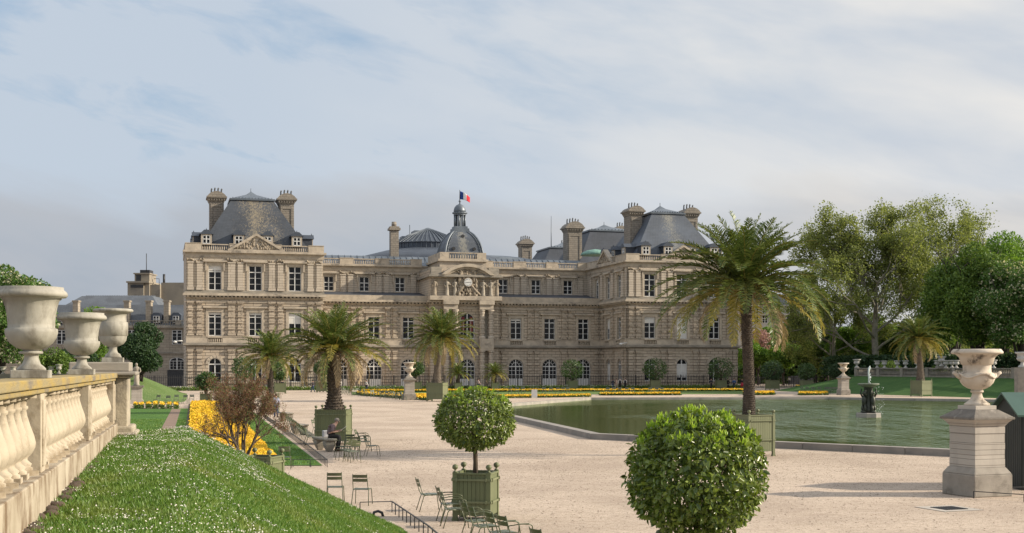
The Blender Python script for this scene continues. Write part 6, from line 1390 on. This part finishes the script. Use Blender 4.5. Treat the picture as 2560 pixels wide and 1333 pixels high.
# distant chairs: one light mesh shared
def small_chair():
    m = MB(); m.box(-.2, .2, -.2, .22, .42, .45)
    for z in (.68, .8): m.box(-.2, .2, -.31-(z-.7)*.25, -.28-(z-.7)*.25, z-.05, z+.05)
    for sx in (-1, 1): m.bar((sx*.2, .22, .43), (sx*.23, .28, 0), .03, .03); m.bar((sx*.2, -.18, .43), (sx*.23, -.28, 0), .03, .03); m.bar((sx*.2, -.2, .43), (sx*.2, -.34, .86), .03, .03)
    return m
scm = {k: small_chair().mesh('garden_chair', MT[k]) for k in ('chair', 'chair_p')}
def fc(px, py, deg, label, group, s=1.0, mt='chair_p'): p = gp(px, py); o = link('garden_chair', scm[mt], None, (p.x, p.y, 0), R(deg)); o.scale = (s,)*3; return tag(o, label, 'chair', group)
r_ = random.Random(12)
for i in range(44): f = i/43; fc(848+f*170+r_.uniform(-5, 5), 984.5+f*16.5+r_.uniform(-3, 1.5), r_.uniform(-150, -20), 'tiny chair of the crowd in front of the left yellow bed', 'crowd of chairs before the left yellow bed', mt='chair' if i % 2 else 'chair_p')
for i, px in enumerate((1275, 1292, 1308, 1360, 1377, 1393, 1407, 1420, 1520, 1535, 1549, 1566, 1582, 1625, 1640, 1655)): fc(px, 985.5 if px < 1500 else 986, 170+r_.uniform(-15, 15), ORD[i]+' from the left of the tiny chairs on the lawn between the flower strips', 'chairs on the lawn between the flower strips', 1.1)
for i, px in enumerate((945, 957, 969, 981)): fc(px, 977, 180, ORD[i]+' from the left of the chairs on the path before the railing', 'chairs on the path before the railing', 1.1)
for i, px in enumerate((1248, 1265, 1330, 1343, 1416, 1480)): fc(px, 976.5, 180, ORD[i]+' from the left of the tiny chairs by the railing behind the flower strips', 'chairs by the railing', 1.1)
for i, px in enumerate((2008, 2021, 2036, 2052, 2068, 2074, 2082, 2090)): fc(px, 985+i*.2, 185+r_.uniform(-20, 20), ORD[i]+' from the left of the chairs beyond the pool, left of the far pedestal', 'chairs beyond the pool left of the far pedestal', 1.15)
for px, py, a, lab in ((392, 1010, 160, 'left chair of the three on the path before the grass mound'), (418, 1012, 175, 'middle chair with white slats before the grass mound'), (440, 1009, 185, 'right chair of the three before the grass mound'), (462, 1010, 180, 'chair left of the planter box at the end of the yellow bed'), (478, 1009, 180, 'chair touching the yellow bed, left of its planter box'), (541, 1010, 175, 'chair just right of the planter box at the end of the yellow bed')): fc(px, py, a, lab, 'chairs beyond the lower lawn', 1.05)
p = gp(2553, 984); o = fc(2553, 986, 200, 'pale chair at the right edge on the grass slope foot', None, 1.2)
# ------------------------------------------------------------------ stone benches
MT['bench'] = mat('bench_stone', (.30, .27, .215), (.19, .175, .15), rough=.9, scale=4, bmp=.5, bscale=18)
def bench(px, py, rz, label):
    p = gp(px, py); o = empty('stone_bench', (p.x, p.y, 0), rz, label, 'bench', 'stone benches by the low hoop fence')
    MB().taper((0, 0), (.20, 1.02), (.24, 1.06), .47, .50).box(-.26, .26, -1.08, 1.08, .50, .58).build('seat', MT['bench'], o, bevel=.02)
    for s in (-1, 1): m = MB(); m.taper((0, s*.72), (.10, .12), (.22, .24), 0, .28); m.taper((0, s*.72), (.22, .24), (.235, .25), .28, .47); m.build('leg', MT['bench'], o, bevel=.02)
bz = R(25)
bench(811, 1127, bz, 'stone bench on which the man sits reading'); bench(748, 1086, bz, 'empty stone bench behind the reading man'); bench(716, 1052, bz, 'furthest stone bench, behind the brown shrub')
# ------------------------------------------------------------------ low hoop fences
_sm = {}
def SME(h):
    if h not in _sm: _sm[h] = MB().box(-.011, .011, -.011, .011, -.05, h-.01).mesh('stake', MT['rail_iron'])
    return _sm[h]
def lowfence(pts, label, h=.28, pitch=.55, name='low_fence'):
    V = [Vector(p) for p in pts]; o = empty(name, (V[0].x, V[0].y, 0), 0, label, 'low fence'); m = MB(); q = V[0]
    for a, c in zip(V[:-1], V[1:]):
        L = (c-a).length; n = max(1, int(L/pitch)); m.bar(a-q+Vector((0, 0, h)), c-q+Vector((0, 0, h)), .035, .02)
        for k in range(n+1 if c == V[-1] else n): link('stake', SME(h), o, a.lerp(c, k/n)-q)
    m.build('top_rail', MT['rail_iron'], o)
g0 = lambda x, y: tuple(gp(x, y))
def Vuv(u, Y): return (u-.245*Y, Y, 0)
lowfence([g0(690, 1168), g0(818, 1168), Vuv(5.05, 60), Vuv(5.1, 96)], 'low black fence round the garden strip beside the stone benches')
lowfence([g0(900, 1283), g0(980, 1281), g0(1070, 1346), g0(1130, 1400)], 'low black fence turning a corner at the foot of the near grass bank')
lowfence([g0(2434, 1246), g0(2560, 1255), g0(2700, 1262)], 'low black fence in front of the right foreground pedestal', h=.2, pitch=.75); lowfence([g0(2508, 1236), g0(2700, 1230)], 'low black fence beside the dark green hut', h=.2, pitch=.8)
hs = gp(945, 1291); m = MB(); m.tube([(-.12, 0, .0), (-.1, 0, .1), (0, 0, .13), (.1, 0, .09), (.13, 0, -.02)], .035, 8); o = m.build('hose', MT['rail_iron'], None, (hs.x, hs.y, 0)); tag(o, 'short loop of black hose in the corner of the near low fence', 'hose')
for i, (px, py) in enumerate(((1336, 983),)): p = gp(px, py+12); o = MB().box(-.35, .35, -.05, .05, .0, 1.0).build('notice_board', MT['wframe'], None, (p.x, p.y, .0)); tag(o, 'small white notice in the flower strip left of the pool', 'notice')
for t_, yb, side, lab in ((-.6, -1.0, 1, 'white floodlight arm on the left corner of the palace'), (T2-.5, -1.2, 1, 'white floodlight arm on the left corner of the right pavilion')):
    x, y = palp(t_, yb); o = MB().tube([(0, .6, 0), (0, -.2, .1), (-.9, -.2, .05)], .08, 6).ball((-1.1, -.2, -.08), .25, 8, 6, (1.2, 1, .8)).build('floodlight', MT['wframe'], None, (x, y, 7.75), TH); tag(o, lab, 'floodlight')
# ------------------------------------------------------------------ people
def skin(name, V, E, Rr, mt, parent=None, sub=1, loc=(0, 0, 0), rz=0, root=0):
    me = bpy.data.meshes.new(name); me.from_pydata([tuple(v) for v in V], E, []); me.materials.append(mt); o = link(name, me, parent, loc, rz)
    s = o.modifiers.new('skin', 'SKIN'); s.use_smooth_shade = True; sv = me.skin_vertices[0].data if me.skin_vertices else None
    if sv is None: me.skin_vertices_data = None
    for i, r in enumerate(Rr): sv[i].radius = (r, r) if isinstance(r, (int, float)) else r; sv[i].use_root = (i == root)
    q = o.modifiers.new('sub', 'SUBSURF'); q.levels = sub; q.render_levels = sub; return o
pm_cache = {}
def cloth(c, rough=.9):
    k = tuple(round(x, 3) for x in c)
    if k not in pm_cache: pm_cache[k] = mat('cloth', c, tuple(x*.7 for x in c), rough=rough, scale=8)
    return pm_cache[k]
SKIN = mat('skin', (.45, .27, .20), (.38, .22, .16), rough=.6)
def person(px, Y, rz, label, top, legs, hair=(.03, .02, .015), walk=.25, h=1.74, bag=None, vest=None, skirt=False, z0=0.0, crouch=0):
    p = at(px, Y); k = h/1.74; w_ = walk
    J = {'pel': (0, 0, .93), 'wst': (0, .0, 1.08), 'che': (0, 0, 1.32), 'nek': (0, .0, 1.47), 'hd': (0, .02, 1.58), 'hd2': (0, .03, 1.66),
         'hl': (-.09, 0, .88), 'kl': (-.10, w_*.55, .48), 'al': (-.10, w_*.75-.02, .07), 'tl': (-.11, w_*.75+.13, .03),
         'hr': (.09, 0, .88), 'kr': (.10, -w_*.2, .48), 'ar': (.10, -w_*1.0, .10), 'tr': (.11, -w_*1.0+.13, .03),
         'sl': (-.18, 0, 1.40), 'el': (-.24, -w_*.5, 1.14), 'wl': (-.24, -w_*.4+.10, .90), 'fl': (-.23, -w_*.4+.14, .80),
         'sr': (.18, 0, 1.40), 'er': (.24, w_*.4, 1.14), 'wr': (.24, w_*.7+.10, .92), 'fr': (.23, w_*.7+.15, .83)}
    rad = {'pel': .125, 'wst': .115, 'che': .135, 'nek': .055, 'hd': .085, 'hd2': .085, 'hl': .09, 'kl': .06, 'al': .04, 'tl': .035, 'hr': .09, 'kr': .06, 'ar': .04, 'tr': .035, 'sl': .06, 'el': .045, 'wl': .03, 'fl': .03, 'sr': .06, 'er': .045, 'wr': .03, 'fr': .03}
    Ed = [('pel', 'wst'), ('wst', 'che'), ('che', 'nek'), ('nek', 'hd'), ('hd', 'hd2'), ('pel', 'hl'), ('hl', 'kl'), ('kl', 'al'), ('al', 'tl'), ('pel', 'hr'), ('hr', 'kr'), ('kr', 'ar'), ('ar', 'tr'), ('che', 'sl'), ('sl', 'el'), ('el', 'wl'), ('wl', 'fl'), ('che', 'sr'), ('sr', 'er'), ('er', 'wr'), ('wr', 'fr')]
    def mk(nm, keys, mt, dr=0.0, parent=None, ext=None):
        ks = [q for q in J if q in keys]; ix = {q: i for i, q in enumerate(ks)}
        return skin(nm, [Vector(J[q])*k for q in ks], [(ix[a], ix[b]) for a, b in Ed if a in ix and b in ix], [(rad[q]+dr)*k for q in ks], mt, parent, loc=(p.x, p.y, z0) if parent is None else (0, 0, 0), rz=rz if parent is None else 0)
    body = mk('person', set(J), SKIN); tag(body, label, 'person')
    mk('jacket', {'pel', 'wst', 'che', 'sl', 'el', 'wl', 'sr', 'er', 'wr'}, cloth(top), .028, body)
    if skirt: MB().lathe([(.30, .35), (.26, .7), (.16, 1.02)], n=12).build('skirt', cloth(legs), body)
    else: mk('trousers', {'pel', 'hl', 'kl', 'al', 'hr', 'kr', 'ar'}, cloth(legs), .022, body)
    for s, t_ in (('al', 'tl'), ('ar', 'tr')): a, b = Vector(J[s])*k, Vector(J[t_])*k; MB().tube([a-Vector((0, .06, .03)), a+Vector((0, .02, -.02)), b+Vector((0, .03, 0))], [.05, .06, .045], 7).build('shoe', cloth((.03, .03, .03)), body)
    MB().ball(Vector((0, -.015, 1.665))*k, .105*k, 10, 8, (.95, 1.05, 1.0)).build('hair', cloth(hair), body)
    if bag: MB().box(-.15, .15, -.33, -.15, 1.0*k, 1.42*k).build('backpack', cloth(bag), body, bevel=.03)
    if vest: MB().lathe([(.19, 1.0), (.2, 1.2), (.21, 1.4), (.14, 1.46)], n=10).build('vest', cloth(vest), body)
    return body
dk = (.02, .02, .025); jean = (.04, .07, .14); wht = (.6, .58, .55)
YY = lambda px: 206+(px-465)/1380*24-7
for a in ((706, 196, R(-20), 'walker all in black left of the left palm, passing before the railing', dk, dk), (782, 192, R(60), 'walker in a dark jacket and blue jeans left of the palm trunk', (.04, .035, .04), jean),
          (804, 193, R(90), 'walker all in black striding just left of the palm trunk', dk, dk), (916, 196, R(-80), 'walker in a white top and navy trousers right of the left palm', wht, (.025, .035, .07)),
          (1196, YY(1196), R(-80), 'walker in a pale pink top behind the middle orange tree crown', (.55, .42, .40), jean), (1532, YY(1532), R(-60), 'person in a dark jacket and jeans at the left of the group talking to guards', (.03, .04, .06), jean),
          (1541, YY(1541)-.5, R(70), 'person in a pale coat crouching slightly in the group by the railing', (.5, .36, .30), (.4, .33, .27)), (1646, YY(1646), R(-80), 'walker in a blue top and white trousers by the right pavilion', (.06, .12, .35), wht),
          (1778, YY(1778), R(160), 'person in a dark coat just left of the planter near the palace right end', (.03, .035, .05), dk), (1806, YY(1806), R(180), 'child in a purple jacket before the planter near the palace right end', (.16, .08, .14), dk),
          (1820, YY(1820)+.5, R(-80), 'walker in dark green right of the planter near the palace right end', (.035, .045, .03), dk), (1835, YY(1835), R(180), 'person in a bright blue jacket standing near the big palm trunk', (.05, .13, .32), (.03, .05, .09)),
          (1855, YY(1855), R(200), 'person in a dark top and long red skirt just left of the big palm trunk', dk, (.45, .04, .06)), (2064, 232, R(80), 'distant walker in black by the grey retaining wall', dk, dk)):
    person(*a, walk=.0 if ('standing' in a[3] or 'skirt' in a[3] or 'coat just' in a[3]) else .28, h=1.3 if 'child' in a[3] else 1.76, skirt='skirt' in a[3])
for px, lab in ((1550, 'left of the two guards in black with white sleeves by the railing'), (1563, 'right of the two guards in black with white sleeves by the railing')):
    person(px, YY(px)+1.0, R(170), lab, wht, dk, walk=.03, vest=dk, h=1.82)
for px, Y, lab in ((1973, 268, 'distant person in pale clothes under the trees beyond the planters'), (1898, 268, 'distant person in black under the trees right of the big palm trunk')): person(px, Y, 0, lab, wht if px == 1973 else dk, dk, walk=.1)
# the seated reader (faces right)
bp = gp(811, 1127); sx, sy_ = bp.x+.28, bp.y-.35
J = [(0, 0, .70), (.02, 0, .86), (.10, 0, 1.05), (.22, 0, 1.17), (.30, 0, 1.245), (.345, 0, 1.34),      # 0-5 pelvis..head
     (.06, -.1, .66), (.42, -.13, .66), (.36, -.14, .33), (.30, -.14, .09), (.44, -.15, .05),             # 6-10 near leg
     (.06, .1, .66), (.44, .12, .66), (.42, .12, .33), (.40, .12, .09), (.54, .13, .05),                 # 11-15 far leg
     (.15, -.19, 1.10), (.12, -.25, .86), (.36, -.15, .88), (.44, -.10, .90),                             # 16-19 near arm
     (.15, .19, 1.10), (.14, .24, .88), (.36, .14, .90), (.44, .09, .92)]                                 # 20-23 far arm
E_ = [(0, 1), (1, 2), (2, 3), (3, 4), (4, 5), (0, 6), (6, 7), (7, 8), (8, 9), (9, 10), (0, 11), (11, 12), (12, 13), (13, 14), (14, 15), (3, 16), (16, 17), (17, 18), (18, 19), (3, 20), (20, 21), (21, 22), (22, 23)]
Rd = [.14, .135, .14, .10, .055, .085, .09, .075, .055, .04, .035, .09, .075, .055, .04, .035, .06, .048, .035, .028, .06, .048, .035, .028]
man = skin('person', J, E_, Rd, SKIN, None, 2, (sx, sy_, 0), R(4)); tag(man, 'grey haired man in a dull purple shirt and black trousers, reading on the bench', 'person')
def sub_skin(nm, ids, dr, mt):
    ix = {q: i for i, q in enumerate(ids)}; return skin(nm, [J[q] for q in ids], [(ix[a], ix[b]) for a, b in E_ if a in ix and b in ix], [Rd[q]+dr for q in ids], mt, man, 2)
sub_skin('shirt', [0, 1, 2, 3, 16, 17, 20, 21], .024, cloth((.16, .115, .125))); sub_skin('trousers', [0, 6, 7, 8, 9, 11, 12, 13, 14], .02, cloth((.012, .012, .014)))
MB().ball((.325, 0, 1.375), .108, 12, 9, (1.05, .95, .95)).build('hair', cloth((.22, .19, .17)), man)
m = MB(); m.ball((.435, 0, 1.30), .022, 6, 5, (1.3, .8, 1)); m.ball((.33, -.09, 1.32), .022, 6, 5, (1, .5, 1.4)); m.ball((.33, .09, 1.32), .022, 6, 5, (1, .5, 1.4)); m.build('face', SKIN, man)
for yy_, s in ((-.10, -1), (.09, 1)):
    m = MB()
    for q in range(4): m.tube([(.44, yy_+s*.0, .90+q*.016), (.50, yy_-s*.02, .915+q*.016), (.52, yy_-s*.045, .91+q*.016)], [.011, .010, .008], 6)
    m.tube([(.44, yy_, .92), (.47, yy_-s*.03, .965)], [.012, .009], 6); m.build('fingers', SKIN, man)
for q in (9, 14): a = Vector(J[q]); MB().tube([a+Vector((-.07, 0, -.04)), a+Vector((.02, 0, -.03)), a+Vector((.17, .0, -.05))], [.05, .06, .04], 8).build('shoe', cloth((.07, .035, .02)), man)
M_ = Matrix.Rotation(R(-38), 3, 'Y'); o = MB().obox((0, 0, 0), (.17, .15, .004), M_).build('newspaper', MT['blind'], None, (sx+.60, sy_, 1.0)); tag(o, 'folded white newspaper held by the seated man', 'newspaper')
o = MB().box(-.16, .16, -.12, .12, 0, .3).build('bag', cloth((.45, .45, .47)), None, (bp.x-.0, bp.y+.55, .58), bz, bevel=.03)
tag(o, 'pale bag standing on the bench behind the reading man', 'bag')
o = person(690, 96, R(20), 'person in a pale blue shirt seen through the brown shrub', (.35, .38, .5), jean, walk=.05)
